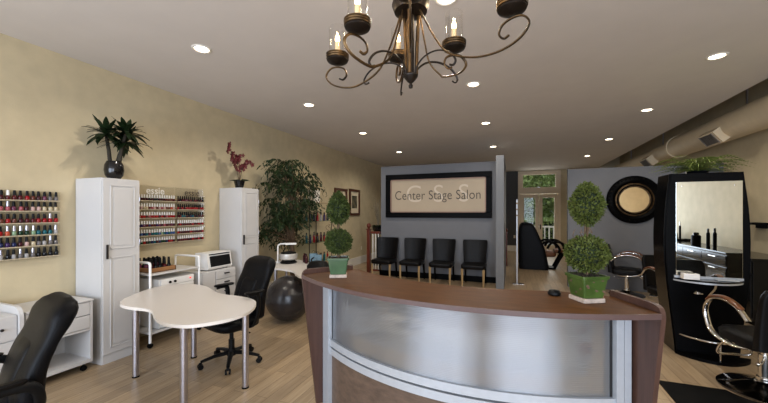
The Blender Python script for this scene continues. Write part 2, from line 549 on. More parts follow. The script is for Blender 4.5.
# french doors with transom
b = B()
for x0, x1 in ((.16, .26), (1.69, 1.79)): b.bb(x0, x1, YB - .05, YB + .15, 0, 3.40)
b.bb(.26, 1.69, YB - .05, YB + .15, 3.28, 3.40); b.bb(.26, 1.69, YB - .05, YB + .15, 2.44, 2.70)
struct(b, 'trim_2', M['cream_trim'])
w = struct(B().bb(.26, .36, YB, YB + .06, 2.70, 3.28).bb(1.60, 1.69, YB, YB + .06, 2.70, 3.28)
           .bb(.36, 1.60, YB, YB + .06, 2.70, 2.72).bb(.36, 1.60, YB, YB + .06, 3.25, 3.28), 'window_1', M['cream_trim'])
B().bb(.36, 1.60, YB + .025, YB + .035, 2.72, 3.25).done('pane', M['glass'], w)
B().box((.98, YB - .03, 2.70), (.12, .03, .05), None, .008).done('latch', M['steel'], w)
for i, (x0, x1) in enumerate(((.265, .97), (.985, 1.688))):
    b = B()
    b.bb(x0, x0 + .13, YB, YB + .05, 0, 2.42); b.bb(x1 - .13, x1, YB, YB + .05, 0, 2.42)
    b.bb(x0 + .13, x1 - .13, YB, YB + .05, 0, .3); b.bb(x0 + .13, x1 - .13, YB, YB + .05, 2.28, 2.42)
    d = struct(b, 'door_%d' % (i + 1), M['cream_trim'])
    B().bb(x0 + .13, x1 - .13, YB + .02, YB + .03, .3, 2.28).done('pane', M['glass'], d)
    if i == 1:
        b = B(); b.bb(1.015, 1.055, YB - .012, YB, .96, 1.16, .005); b.cyl((1.035, YB - .01, 1.1), (1.035, YB - .06, 1.1), .012); b.ball((1.035, YB - .07, 1.1), .03)
        b.done('door_handle', M['iron'], d)

# ------------------------------------------------------------------ garden outside
struct(B().bb(-14, 16, YB + .15, 34, -.35, -.06), 'ground', M['grass'])
struct(B().bb(-2, 5, YB + .15, 18.4, -.06, -.01), 'deck', M['deck'])
t = thing('deck_railing', 'white deck railing outside the garden doors', 'railing', (1.2, 18.2, -.01))
b = B(); b.bb(-2.2, 2.6, -.03, .03, .94, 1.02); b.done('top_rail', M['white_trim'], t)
b = B(); b.bb(-2.2, 2.6, -.02, .02, .10, .16); b.done('bottom_rail', M['white_trim'], t)
for k in range(25):
    B().bb(-2.18 + k * .195, -2.12 + k * .195, -.02, .02, .0, .94).done('baluster', M['white_trim'], t)
def outdoor_tree(x, y, h, r, label):
    t = thing('tree', label, 'tree', (x, y, -.2), 0, 'garden trees behind the doors')
    B().tube([(0, 0, 0), (.05, 0, h * .4), (0, .1, h * .7)], [.14, .1, .05], 10).done('trunk', M['bark'], t)
    b = B()
    for k in range(3600):
        a = random.uniform(0, 2 * PI); u = random.uniform(-1, 1); q = random.random() ** .4
        s = math.sqrt(1 - u * u)
        p = Vector((r * q * s * math.cos(a), r * q * s * math.sin(a), h * .56 + h * .46 * q * u))
        d = Vector((random.gauss(0, 1), random.gauss(0, 1), random.gauss(-.3, .7)))
        b.leaf(p, d, (random.gauss(0, 1), random.gauss(0, 1), 1), random.uniform(.18, .34), random.uniform(.10, .2))
    b.done('foliage', M['tree_leaf'], t, 0)
t = thing('hedge', 'clipped green hedge behind the white deck railing', 'hedge', (1.0, 19.3, -.3))
B().bb(-4, 5, -.3, .3, 0, 1.5).done('hedge_core', M['leaf_core'], t)
b = B()
for k in range(6000):
    f = random.random()
    p = (random.uniform(-4.1, 5.1), -.36 - .08 * random.random(), random.uniform(0, 1.6)) if f < .7 else (random.uniform(-4.1, 5.1), random.uniform(-.36, .36), 1.5 + .12 * random.random())
    b.leaf(p, (random.gauss(0, 1), random.gauss(-.6, 1), random.gauss(.3, 1)), (random.gauss(0, 1), -1, 1), random.uniform(.08, .14), .06)
b.done('foliage', M['tree_leaf'], t, 0)
outdoor_tree(.25, 20.9, 5.6, 1.2, 'leafy garden tree seen through the left door leaf')
outdoor_tree(2.75, 21.0, 6.0, 1.2, 'leafy garden tree seen through the right door leaf')
outdoor_tree(1.0, 28.5, 7.0, 2.3, 'tall garden tree farthest beyond the doors, between the two nearer trees')
outdoor_tree(-1.9, 24.6, 5.2, 1.2, 'bushy garden tree behind the nearer left tree')
outdoor_tree(1.5, 24.6, 5.0, 1.1, 'lower garden tree between the two door leaves')
outdoor_tree(-6.4, 27.0, 6.5, 2.2, 'garden tree far left beyond the doors')
outdoor_tree(5.8, 26.5, 6.5, 2.2, 'garden tree far right beyond the doors')

# ------------------------------------------------------------------ ceiling lights
def downlight(x, y, label, power=50):
    t = thing('ceiling_light', label, 'ceiling light', (x, y, CZ), 0, 'recessed ceiling lights')
    b = B(); b.lathe([(.070, 0), (.070, -.004), (.082, -.010), (.098, -.004), (.100, 0)], seg=28, cap=False); b.done('trim_ring', M['white_trim'], t)
    B().lathe([(.0, -.003), (.071, -.003), (.071, -.001), (0, -.001)], seg=28, cap=False).done('lamp_disc', M['downlight'], t)
    l = bpy.data.lights.new('lamp', 'SPOT')
    l.energy = power; l.spot_size = R(156); l.spot_blend = 0.5; l.color = (1.0, 0.92, 0.80); l.shadow_soft_size = .06
    o = bpy.data.objects.new('lamp', l); COL.objects.link(o); o.parent = t; o.location = (0, 0, -.03)
rows = {-3.13: 'left', -.52: 'middle', 2.13: 'right'}
seqs = {-3.13: (2.72, 4.77, 6.9, 9.45), -.52: (2.79, 4.80, 6.98, 9.55), 2.13: (2.79, 4.91, 7.07, 9.57, 12.17)}
nth = ('nearest', 'second nearest', 'third nearest', 'fourth nearest', 'farthest')
for x, ys in seqs.items():
    for k, y in enumerate(ys):
        downlight(x, y, '%s recessed round ceiling light in the %s row of the white ceiling' % ('farthest' if k == len(ys) - 1 else nth[k], rows[x]))

# ------------------------------------------------------------------ duct
t = thing('air_duct', 'cream painted round air duct running under the ceiling along right wall', 'duct', (3.50, 0, 3.16))
b = B((3.50, 0, 3.16))
def ductsec(y0, y1, r):
    n = int((y1 - y0) / .12) + 1
    prof = []
    for k in range(n + 1):
        y = y0 + (y1 - y0) * k / n
        prof += [(y, r), (y + .012, r + .004), (y + .024, r)]
    b.loft([[(3.50 + q * math.cos(2 * PI * j / 28), y, 3.16 + q * math.sin(2 * PI * j / 28)) for j in range(28)] for y, q in prof])
ductsec(-3.2, 9.65, .23); ductsec(9.75, YB, .19)
b.loft([[(3.5 + q * math.cos(2 * PI * j / 28), y, 3.16 + q * math.sin(2 * PI * j / 28)) for j in range(28)] for y, q in ((9.6, .23), (9.6, .25), (9.72, .25), (9.82, .19))])
b.done('duct_body', M['duct'], t)
for y in (1.5, 4.5, 7.2, 10.5, 13):
    B((3.50, 0, 3.16)).bb(3.49, 3.51, y - .012, y + .012, 3.36, 3.86).done('hanger_strap', M['steel'], t)
for y in (7.72, 10.85):
    g = B((3.50, 0, 3.16))
    rot = (0, R(-38), 0)
    c = Vector((3.50 - .245 * math.cos(R(38)), y, 3.16 - .245 * math.sin(R(38))))
    g.box(c, (.16, .54, .24), rot, .004)
    v = g.done('vent_collar', M['duct'], t)
    g = B((3.50, 0, 3.16)); nrm = Vector((-math.cos(R(38)), 0, -math.sin(R(38))))
    g.box(c + nrm * .082, (.006, .40, .19), rot); g.mi = 1
    upv = Vector((-math.sin(R(38)), 0, math.cos(R(38))))
    for k in range(9): g.box(c + nrm * .088 + upv * (-.088 + k * .022), (.012, .40, .005), rot)
    for s in (-1, 1): g.box(c + nrm * .088 + Vector((0, s * .205, 0)), (.012, .016, .21), rot)
    g.done('grille', [M['grille_dark'], M['grille']], v)

# ------------------------------------------------------------------ reception counter
CC = Vector((-.26, 4.17))
def pol(r, deg): return (CC.x + r * math.sin(R(deg)), CC.y - r * math.cos(R(deg)))
def arc(r, a0, a1, n=40): return [pol(r, a0 + (a1 - a0) * k / n) for k in range(n + 1)]
def arcslab(b, r0, r1, a0, a1, z0, z1, n=40):
    return b.prism(arc(r0, a0, a1, n) + arc(r1, a1, a0, n), z0, z1)
co = (-.26, 2.6, 0)
t = thing('reception_counter', 'curved walnut reception counter with frosted ribbed front panel and silver rails', 'counter', co)
b = B(co)
out = arc(2.23, -39.2, 25.9, 60) + [(.572, 2.505)] + arc(1.70, 18.0, -40.0, 50) + [(-1.395, 2.84)]
b.prism(out, 1.128, 1.15); b.done('counter_top', M['counter_wood'], t, 30)
b = B(co); arcslab(b, 2.226, 2.233, -39.2, 25.9, 1.122, 1.151, 60); b.done('edge_strip', M['edge_band'], t, 30)
def wing(f, k, th, sgn):
    f = Vector(f); k = Vector(k); d = (f - k).normalized(); n = Vector((d.y, -d.x)) * sgn
    L = (f - k).length
    prof = [(-L, 0), (-.13, 0), (-.02, .95), (0, 1.12), (-.004, 1.15), (-.016, 1.172), (-.036, 1.184), (-.06, 1.187), (-L, 1.187)]
    b = B(co)
    rings = []
    for s in (0, 1):
        rings.append([(f.x + d.x * q + n.x * th * s, f.y + d.y * q + n.y * th * s, z) for q, z in prof])
    b.loft(rings)
    return b
wing((-1.690, 2.475), (-1.40, 2.86), .028, 1).done('end_board', M['wing_wood'], t, 30)
wing((.722, 2.19), (.566, 2.53), .028, -1).done('end_board', M['wing_wood'], t, 30)
b = B(co); arcslab(b, 1.985, 1.998, -36.8, 23.6, .60, 1.128); b.done('front_panel_polycarbonate', M['poly'], t, 30)['label'] = 'translucent ribbed polycarbonate front panel'
b = B(co); arcslab(b, 1.96, 2.02, -37, 23.8, .545, .60); b.done('upper_rail', M['alu'], t, 30)
b = B(co); arcslab(b, 1.96, 2.02, -37, 23.8, .475, .53); b.done('lower_rail', M['alu'], t, 30)
b = B(co); arcslab(b, 1.955, 1.995, -37, 23.8, .53, .545); b.done('rail_gap', M['gap_black'], t, 30)
b = B(co); arcslab(b, 1.965, 2.0, -37, 23.8, .04, .475); b.done('front_panel_wood', M['panel_wood'], t, 30)
for a0, a1 in ((-40.2, -38.5), (-38.4, -36.7), (23.5, 24.75), (24.83, 26.0)):
    b = B(co); arcslab(b, 1.94, 2.035, a0, a1, .0, 1.127, 3); b.done('post', M['alu'], t, 30)
b = B(co); arcslab(b, 1.945, 2.0, -36.7, -36.3, .60, 1.127, 2); b.done('gasket', M['gap_black'], t, 30)
b = B(co); arcslab(b, 1.945, 2.0, 23.05, 23.5, .60, 1.127, 2); b.done('gasket', M['gap_black'], t, 30)
b = B(co); arcslab(b, 1.40, 1.955, -36, 20, .70, .73); b.done('desk_top', M['white_lacquer'], t, 30)
# things standing on the inner desk, blurred behind the panel
def deskbox(name, label, cat, r, deg, size, m, rz=0, z=.731, extra=None):
    x, y = pol(r, deg)
    o = thing(name, label, cat, (x, y, z), R(deg) + rz)
    B().bb(-size[0] / 2, size[0] / 2, -size[1] / 2, size[1] / 2, 0, size[2], .01).done('body', m, o)
    if extra: extra(o, size)
    return o
def printer_extra(o, s):
    B().bb(-s[0] * .42, s[0] * .42, -s[1] * .5 - .006, -s[1] * .3, .03, .05).done('paper_tray', M['box_white'], o)
    B().bb(-s[0] * .4, s[0] * .4, -s[1] * .3, s[1] * .3, s[2], s[2] + .02).done('lid', M['screen'], o)
deskbox('printer', 'white desktop printer blurred behind left end of the frosted counter front', 'printer', 1.855, -29.5, (.30, .18, .20), M['white_plastic'], 0, .731, printer_extra)
def mon_extra(o, s):
    B().bb(-.02, .02, .0, .03, 0, .16).done('neck', M['black_plastic'], o)
    B().bb(-.1, .1, -.05, .09, -.0, .012).done('base', M['black_plastic'], o)
x, y = pol(1.56, -21)
o = thing('computer_monitor', 'dark computer monitor behind left part of the frosted counter front', 'monitor', (x, y, .731), R(-21))
B().bb(-.20, .20, -.012, .02, .08, .36, .008).done('screen', M['screen'], o); mon_extra(o, None)
def carton_extra(o, s):
    B().bb(-.04, .05, -s[1] / 2 - .002, -s[1] / 2, .09, .16).done('red_print', M['red_print'], o)
    B().bb(-.06, .03, -s[1] / 2 - .002, -s[1] / 2, .22, .25).done('red_print', M['red_print'], o)
deskbox('carton', 'white carton with red print behind right end of the frosted counter front', 'carton', 1.895, 19.5, (.13, .08, .30), M['box_white'], .3, .731, carton_extra)
pb = B()
pb.lathe([(.045, 0), (.045, .13), (.03, .17), (.018, .19), (.018, .22), (0, .22)], seg=16)
x, y = pol(1.90, 14.5)
tag(pb.done('lotion_bottle', M['white_plastic'], None, 40, (x, y, .731)), 'white lotion bottle behind right part of the frosted counter front', 'bottle')

# ------------------------------------------------------------------ topiaries on the counter
def fol_ball(b, c, rad, n, size, tex=None):
    for k in range(n):
        u = random.uniform(-1, 1); a = random.uniform(0, 2 * PI); s = math.sqrt(1 - u * u)
        d = Vector((s * math.cos(a), s * math.sin(a), u))
        rr = tex(u) if tex else 1.0
        q = random.uniform(.86, 1.06) + .05 * math.sin(5 * a + 7 * u)
        p = Vector(c) + Vector((d.x * rad[0] * rr, d.y * rad[1] * rr, d.z * rad[2])) * q
        dd = d + Vector((random.gauss(0, .6), random.gauss(0, .6), random.gauss(.15, .6)))
        b.leaf(p, dd, d + Vector((random.gauss(0, .5), random.gauss(0, .5), random.gauss(0, .5))), random.uniform(.7, 1.3) * size, size * .55, .15)
def topiary(loc, label, k, potm, leafm, chips, rz, shape):
    """k = pot width in metres"""
    t = thing('topiary', label, 'potted topiary', loc, rz, None)
    z0 = .028
    b = B(); b.bb(-k * .42, k * .42, -k * .42, k * .42, 0, .026, .004); s = b.done('saucer', M['saucer'], t)
    b = B()
    H = k * .80
    def sq(z, w): return sring(0, 0, z, w, w, .16, 32)
    b.loft([sq(z0, k * .74), sq(z0 + H * .04, k * .78), sq(z0 + H * .85, k * .98), sq(z0 + H * .87, k * 1.06), sq(z0 + H, k * 1.08), sq(z0 + H, k * .95), sq(z0 + H * .9, k * .93)])
    p = b.done('pot', potm, t, 40)
    if chips:
        for (sx, u, w, ss) in ((0, -.30, .55, .018), (0, .25, .8, .012), (0, .05, .35, .014), (0, .34, .3, .016), (1, -.25, .4, .014), (1, .2, .7, .016), (0, -.1, .75, .010), (1, .0, .2, .012)):
            hw = k * (.38 + .11 * w) + .0015
            g = B()
            pts = [(ss * .62 * (.6 + .9 * random.random()) * math.cos(a + .4), ss * .62 * (.4 + .8 * random.random()) * math.sin(a)) for a in [2 * PI * i / 9 for i in range(9)]]
            zc = z0 + H * w
            if sx == 0: rr = [[(u * k + x, -hw - e - (y) * .12, zc + y) for x, y in pts] for e in (-.003, .001)]
            else: rr = [[(-hw - e - y * .12, u * k + x, zc + y) for x, y in pts] for e in (-.003, .001)]
            g.loft(rr); g.done('glaze_chip', M['chip'], p, 0)
    b = B(); b.loft([sring(0, 0, z0 + H * .9, k * .92, k * .92, .2), sring(0, 0, z0 + H * .97, k * .7, k * .7, .4), sring(0, 0, z0 + H * 1.0, k * .2, k * .2, 1)])
    for q in range(160):
        b.leaf((random.uniform(-.42, .42) * k, random.uniform(-.42, .42) * k, z0 + H * .95), (random.gauss(0, 1), random.gauss(0, 1), random.uniform(0, .8)), (0, 0, 1), k * .12, k * .03)
    b.done('moss', M['soil'], t, 0)
    zb = z0 + H
    r1, c1, r2, h2, c2 = (k * q_ for q_ in shape)
    c1 += zb; c2 += zb; zn = c1 + r1 * .9
    b = B()
    for ph in (0, 2.1, 4.2):
        b.tube([(k * .05 * math.cos(ph + q * .9), k * .05 * math.sin(ph + q * .9), zb - .02 + (c2 - zb) * q / 8) for q in range(9)], k * .035, 6)
    b.done('braided_stem', M['bark'], t)
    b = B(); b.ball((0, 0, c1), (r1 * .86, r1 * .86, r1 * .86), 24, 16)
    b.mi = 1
    fol_ball(b, (0, 0, c1), (r1, r1, r1 * .92), 2600, k * .12)
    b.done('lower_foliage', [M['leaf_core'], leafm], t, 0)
    def pear(u): return 1.0 - .35 * max(0, u) ** 1.2
    b = B()
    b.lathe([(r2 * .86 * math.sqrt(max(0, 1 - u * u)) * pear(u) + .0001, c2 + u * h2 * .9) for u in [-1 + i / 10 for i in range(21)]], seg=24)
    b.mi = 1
    fol_ball(b, (0, 0, c2), (r2, r2, h2), 2600, k * .12, pear)
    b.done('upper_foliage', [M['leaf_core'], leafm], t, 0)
    b = B()
    for q in range(3):
        a = PI + q * .5
        b.tube(catmull([(0, 0, zn - .03), (k * .5 * math.cos(a), k * .5 * math.sin(a), zn + .03 * q), (k * .62 * math.cos(a + .2), k * .62 * math.sin(a + .2), zn + k * .2), (k * .45 * math.cos(a), k * .45 * math.sin(a), zn + k * .3)], 5), k * .012, 5)
    b.done('stray_twig', M['bark'], t)
    return t
topiary((.405, 2.335, 1.151), 'double-ball topiary in chipped bright green pot at the counter right end', .162, M['green_pot'], M['leaf_top'], True, R(28), (.66, .76, .52, .72, 2.58))
topiary((-1.345, 2.48, 1.151), 'double-ball topiary in plain jade green pot at the counter left end', .165, M['green_pot_pale'], M['leaf_top_dark'], False, R(26), (.60, .78, .50, .74, 2.42))
b = B(); b.lathe([(.0, 0), (.035, .001), (.04, .012), (.03, .03), (0, .034)], seg=18)
tag(b.done('computer_mouse', M['black_plastic'], None, 60, (.24, 2.42, 1.151)), 'small black round dish behind the bright green topiary pot', 'dish').name = 'round_dish'

# ------------------------------------------------------------------ tall white cabinets
def cabinet(y0, y1, H, label, zsplit):
    c = (-4.45, (y0 + y1) / 2, 0)
    t = thing('tall_cabinet', label, 'cabinet', c)
    B(c).bb(-4.68, -4.22, y0, y1, .0, H, .003).done('carcass', M['white_lacquer'], t)
    B(c).bb(-4.22, -4.212, y0 + .01, y1 - .01, .0, .10).done('plinth', M['white_lacquer'], t)
    b = B(c); b.bb(-4.22, -4.20, y0 + .006, y1 - .006, .105, H - .01, .003)
    def raised(z0, z1):
        b.mi = 0
        yy0, yy1 = y0 + .075, y1 - .06
        for (q0, q1, s0, s1) in ((yy0, yy0 + .012, z0, z1), (yy1 - .012, yy1, z0, z1), (yy0, yy1, z0, z0 + .012), (yy0, yy1, z1 - .012, z1)):
            b.bb(-4.2, -4.192, q0, q1, s0, s1, .003)
        b.bb(-4.2, -4.194, yy0 + .035, yy1 - .035, z0 + .035, z1 - .035, .005)
    raised(zsplit + .045, H - .075); raised(.17, zsplit - .045)
    d = b.done('door', M['white_lacquer'], t)
    b = B(c); b.bb(-4.2, -4.172, y0 + .035, y0 + .047, zsplit - .06, zsplit + .10, .004); b.done('handle', M['iron'], d)
    for z in (.35, 1.3, H - .25):
        B(c).cyl((-4.198, y1 - .004, z), (-4.198, y1 - .004, z + .05), .005).done('hinge', M['steel'], d)
cabinet(2.385, 2.785, 2.06, 'tall white cabinet nearest the camera with potted dracaena on top', 1.22)
cabinet(4.42, 4.83, 2.085, 'tall white cabinet farther back with red orchid on top', 1.20)

# plants on the cabinets
def dracaena(loc):
    t = thing('potted_dracaena', 'dark dracaena in glossy black vase on top of the nearest tall cabinet', 'potted plant', loc)
    B().lathe([(.055, 0), (.088, .05), (.098, .11), (.092, .17), (.072, .215), (.066, .215), (.08, .16), (.0, .15)], seg=28).done('vase', M['black_pot'], t)
    b = B()
    heads = []
    for (x, y, h, dx, dy) in ((-.03, -.02, .53, -.03, -.03), (.03, .03, .57, .04, .06), (0, .02, .46, .0, .10)):
        b.tube([(x, y, .15), (x + dx * .4, y + dy * .4, .15 + (h - .15) * .5), (x + dx, y + dy, h)], [.022, .02, .017], 8); heads.append((x + dx, y + dy, h))
    b.done('stem', M['dark_stem'], t)
    b = B()
    for hx, hy, hz in heads:
        for k in range(38):
            a = random.uniform(0, 2 * PI); el = random.uniform(-.30, 1.2); L = random.uniform(.18, .30)
            d0 = Vector((math.cos(a) * math.cos(el), math.sin(a) * math.cos(el), math.sin(el)))
            p = Vector((hx, hy, hz)); w = random.uniform(.045, .07)
            s = d0.cross(Vector((0, 0, 1))); s = (s if s.length > .05 else Vector((1, 0, 0))).normalized()
            ring = []
            for q in range(6):
                f = q / 5
                c = p + d0 * L * f - Vector((0, 0, .11 * f * f * math.cos(el)))
                c.x = max(c.x, WL + .03 + 4.40)
                ww = w * math.sin(PI * min(.97, f * .85 + .12))
                ring.append((c - Vector((0, s.y, s.z)) * ww / 2 if c.x < WL + 4.47 else c - s * ww / 2, c + Vector((0, 0, -.004)), c + Vector((0, s.y, s.z)) * ww / 2 if c.x < WL + 4.47 else c + s * ww / 2))
            b.loft([list(r) for r in ring], cap=False, closed=False)
    b.done('leaves', M['leaf_dracaena'], t, 180)
dracaena((-4.40, 2.62, 2.061))
def orchid(loc):
    t = thing('potted_orchid', 'maroon orchid in small black pot on top of the farther tall cabinet', 'potted plant', loc)
    B().lathe([(.06, 0), (.085, .1), (.09, .13), (.08, .13), (.0, .11)], seg=20).done('pot', M['black_pot'], t)
    stems = [[(0, 0, .1), (-.02, -.05, .35), (-.03, -.12, .55), (.0, -.25, .70)], [(0, 0, .1), (.02, .03, .3), (.0, .12, .45), (.05, .26, .48)], [(0, 0, .1), (0, 0, .3), (-.04, -.02, .52), (-.03, .06, .60)]]
    b = B(); f = B()
    for s in stems:
        c = catmull(s, 6); b.tube(c, .006, 6)
        for p in c[7:]:
            if random.random() < .85:
                for q in range(2):
                    o = p + Vector((random.gauss(0, .025), random.gauss(0, .03), random.gauss(-.01, .02)))
                    for k in range(6):
                        a = k * PI / 3 + random.random()
                        f.leaf(o, (random.uniform(.1, .5), math.cos(a), math.sin(a)), (1, 0, 0), .048, .035)
    b.done('stem', M['bark'], t); f.done('flowers', M['orchid'], t, 0)
    b = B()
    for k in range(7):
        a = k * .9; b.leaf((0, 0, .12), (math.cos(a), math.sin(a), .35), (0, 0, 1), random.uniform(.14, .22), .06, .1, .25)
    b.done('leaves', M['leaf_dracaena'], t, 0)
orchid((-4.42, 4.60, 2.086))

# ------------------------------------------------------------------ nail polish racks
PAL = {'dark red': (92, 14, 20), 'red': (172, 22, 26), 'wine red': (70, 12, 22), 'pale pink': (226, 186, 176), 'rose pink': (186, 96, 104), 'mauve': (120, 58, 84),
       'brown': (112, 56, 40), 'coral': (214, 92, 60), 'dark green': (22, 58, 30), 'teal': (26, 104, 112), 'pale green': (150, 180, 140), 'purple': (60, 34, 92),
       'navy blue': (26, 34, 84), 'grey': (128, 122, 120), 'silver': (190, 186, 182), 'black': (18, 16, 18), 'cream': (226, 208, 170), 'blue': (50, 86, 150)}
PM = {k: mat(k.replace(' ', '_') + '_polish', tuple(int(q * .84) for q in v), 0.15, noise=.04, spec=.3) for k, v in PAL.items()}
CAPM = {'black': M['black_plastic'], 'white': M['white_plastic'], 'silver': M['steel']}
def bottle_mesh(r, hb, hc):
    b = B(); b.lathe([(r * .9, 0), (r, .003), (r, hb * .72), (r * .85, hb * .88), (r * .42, hb), (0, hb)], seg=10)
    o = b.done('nail_polish_bottle', M['black_plastic'], None, 50); me = o.data; bpy.data.objects.remove(o)
    b = B(); b.lathe([(r * .66, hb - .002), (r * .70, hb + .004), (r * .52, hb + hc), (0, hb + hc)], seg=10)
    o = b.done('cap', M['black_plastic'], None, 50); mc = o.data; bpy.data.objects.remove(o)
    return me, mc
BASE, CAPB = bottle_mesh(.0185, .050, .048)
BASE2, CAPB2 = bottle_mesh(.0150, .042, .045)
BASE3, CAPB3 = bottle_mesh(.026, .078, .082)
_mc = {}
def variant(me, m):
    k = (me.name, m.name)
    if k not in _mc:
        c = me.copy(); c.materials.clear(); c.materials.append(m); _mc[k] = c
    return _mc[k]
def bottle(loc, col, capc, label, group, kind=0):
    bm_, cm_ = ((BASE, CAPB), (BASE2, CAPB2), (BASE3, CAPB3))[kind]
    o = bpy.data.objects.new('nail_polish_bottle', variant(bm_, PM[col])); COL.objects.link(o); o.location = (loc[0], loc[1], loc[2] + .0012)
    tag(o, label, 'nail polish', group)
    c = bpy.data.objects.new('cap', variant(cm_, CAPM[capc])); COL.objects.link(c); c.parent = o
    return o
ORD = ['first', 'second', 'third', 'fourth', 'fifth', 'sixth', 'seventh', 'eighth', 'ninth', 'tenth', 'eleventh', 'twelfth', 'thirteenth', 'fourteenth', 'fifteenth', 'sixteenth', 'seventeenth']
ROWN = ['top', 'second', 'third', 'fourth', 'fifth', 'bottom']
def rack(name, label, y0, y1, zs, ztop, brand=None):
    c = (WL, (y0 + y1) / 2, zs[-1])
    t = thing(name, label, 'wall rack', c)
    B(c).bb(WL + .002, WL + .006, y0, y1, zs[-1] - .02, ztop).done('back_sheet', M['acrylic'], t)
    for z in zs:
        b = B(c); b.bb(WL + .006, WL + .062, y0, y1, z - .004, z); b.bb(WL + .059, WL + .062, y0, y1, z, z + .006)
        b.done('shelf', M['rack_shelf'], t)
    for y in (y0 + .003, y1 - .003):
        B(c).bb(WL + .006, WL + .05, y - .003, y + .003, zs[-1] - .02, zs[0] + .1).done('side_bracket', M['acrylic'], t)
    if brand:
        mtx = Matrix.Translation(Vector((.022, .03, ztop - .068 - zs[-1]))) @ Matrix.Rotation(R(90), 4, 'Z') @ Matrix.Rotation(R(90), 4, 'X')
        text_mesh('essie', .135, brand, 'lettering', mtx, t, off=0.012)
    return t
M['rack_shelf'] = mat('frosted_acrylic_shelf', (188, 173, 146), 0.3, noise=.02)
M['essie_grey'] = mat('grey_lettering', (92, 80, 64), 0.5, noise=.02)
M['essie_white'] = mat('white_lettering', (236, 232, 224), 0.4, noise=.02)
ZA = [1.797, 1.687, 1.564, 1.440, 1.327, 1.209]
rack('polish_rack', 'clear wall rack of nail polish left of the nearest tall cabinet', 1.55, 2.225, ZA, 1.90)
colsA = [['dark red', 'wine red', 'dark red', 'red', 'wine red', 'dark red', 'dark red', 'dark red', 'red', 'brown', 'wine red', 'mauve', 'grey', 'grey'],
         ['rose pink', 'rose pink', 'mauve', 'coral', 'rose pink', 'rose pink', 'mauve', 'rose pink', 'wine red', 'pale pink', 'pale pink', 'cream', 'cream', 'cream'],
         ['brown', 'cream', 'pale pink', 'brown', 'brown', 'red', 'brown', 'wine red', 'dark red', 'dark red', 'red', 'red', 'red', 'red'],
         ['red', 'red', 'coral', 'red', 'red', 'coral', 'pale green', 'dark green', 'dark green', 'pale green', 'teal', 'teal', 'teal', 'silver'],
         ['navy blue', 'navy blue', 'purple', 'purple', 'navy blue', 'purple', 'navy blue', 'wine red', 'pale pink', 'cream', 'grey', 'silver', 'grey', 'grey'],
         ['wine red', 'mauve', 'wine red', 'dark red', 'silver', 'black', 'silver', 'grey', 'silver', 'grey', 'black', 'black', 'black', 'black']]
capsA = ['bbbbbwbbbbbbbb', 'bbbbbsbbbbbbbb', 'bbwbbbbbbbbbsb', 'bbbbbsssssbbbs', 'bbbbbbbbbbbbsb', 'bbbbsbbsbsbbbb']
CN = {'b': 'black', 'w': 'white', 's': 'silver'}
for r in range(6):
    n = 14
    for k in range(n):
        y = 2.196 - (n - 1 - k) * .0475 + random.uniform(-.004, .004)
        c, cp = colsA[r][k], CN[capsA[r][k]]
        bottle((WL + .032, y, ZA[r]), c, cp, '%s polish, %s from right, %s shelf, rack left of the nearest tall cabinet' % (c, ORD[n - 1 - k], ROWN[r]), 'nail polish on the left rack')
ZB = [1.832, 1.712, 1.594, 1.472, 1.355, 1.242]
rack('polish_rack', 'clear wall rack with white-capped polish beside the nearest tall cabinet', 2.96, 3.592, ZB, 2.04, M['essie_white'])
rack('polish_rack', 'clear wall rack with dark-capped polish in its upper rows above the sterilizer cabinet', 3.612, 4.098, ZB, 2.04, M['essie_grey'])
colsB = [['wine red', 'black', 'dark red', 'brown', 'black', 'wine red'], ['pale pink', 'cream', 'brown', 'coral', 'rose pink', 'pale pink'], ['red', 'dark red', 'red', 'rose pink'],
         ['mauve', 'rose pink', 'wine red', 'purple', 'dark red'], ['teal', 'navy blue', 'blue', 'pale green', 'teal', 'mauve'], ['black', 'dark green', 'navy blue', 'wine red', 'teal', 'red']]
for r in range(6):
    n = 15
    for k in range(n):
        c = random.choice(colsB[r])
        bottle((WL + .032, 3.075 + k * .0356, ZB[r]), c, 'white', '%s polish, %s from right, %s shelf, left of the two adjoining wall racks' % (c, ORD[n - 1 - k], ROWN[r]), 'nail polish on the middle rack', 1)
colsC = [['wine red', 'black', 'dark red', 'mauve'], ['wine red', 'dark red', 'red', 'red'], ['navy blue', 'teal', 'black', 'wine red', 'dark red'], ['dark red', 'wine red', 'red'], ['red', 'dark red', 'wine red'], ['dark red', 'red', 'wine red']]
for r in range(6):
    n = 13
    for k in range(n):
        c = random.choice(colsC[r])
        bottle((WL + .032, 3.640 + k * .0356, ZB[r]), c, 'black' if r < 3 else 'white', '%s polish, %s from right, %s shelf, right of the two adjoining wall racks' % (c, ORD[n - 1 - k], ROWN[r]), 'nail polish on the right rack', 1)

# ------------------------------------------------------------------ carts and drawer units on the left
def caster(b, x, y, r=.028):
    b.cyl((x - .012, y, r), (x + .012, y, r), r, None, 14); b.cyl((x, y, r), (x, y, .08), .01)
c = (-4.45, 2.02, 0)
t = thing('rolling_cart', 'white rolling cart with drawers over an open cubby beside the nearest cabinet', 'cart', c)
b = B(c)
b.bb(-4.67, -4.2, 2.27, 2.295, .09, .735, .003); b.bb(-4.67, -4.2, 1.76, 1.785, .09, .735, .003)
b.bb(-4.67, -4.65, 1.785, 2.27, .09, .72); b.bb(-4.66, -4.2, 1.785, 2.27, .09, .125); b.bb(-4.66, -4.2, 1.785, 2.27, .43, .45)
b.done('carcass', M['white_lacquer'], t)
B(c).bb(-4.68, -4.19, 1.76, 2.30, .735, .755, .006).done('top', M['white_lacquer'], t)
for z0, z1 in ((.455, .59), (.597, .73)):
    B(c).bb(-4.22, -4.198, 1.788, 2.267, z0, z1, .004).done('drawer', M['white_lacquer'], t)
for x in (-4.65, -4.26):
    for y in (1.82, 2.24):
        b = B(c); caster(b, x, y); b.done('caster', M['rubber'], t)
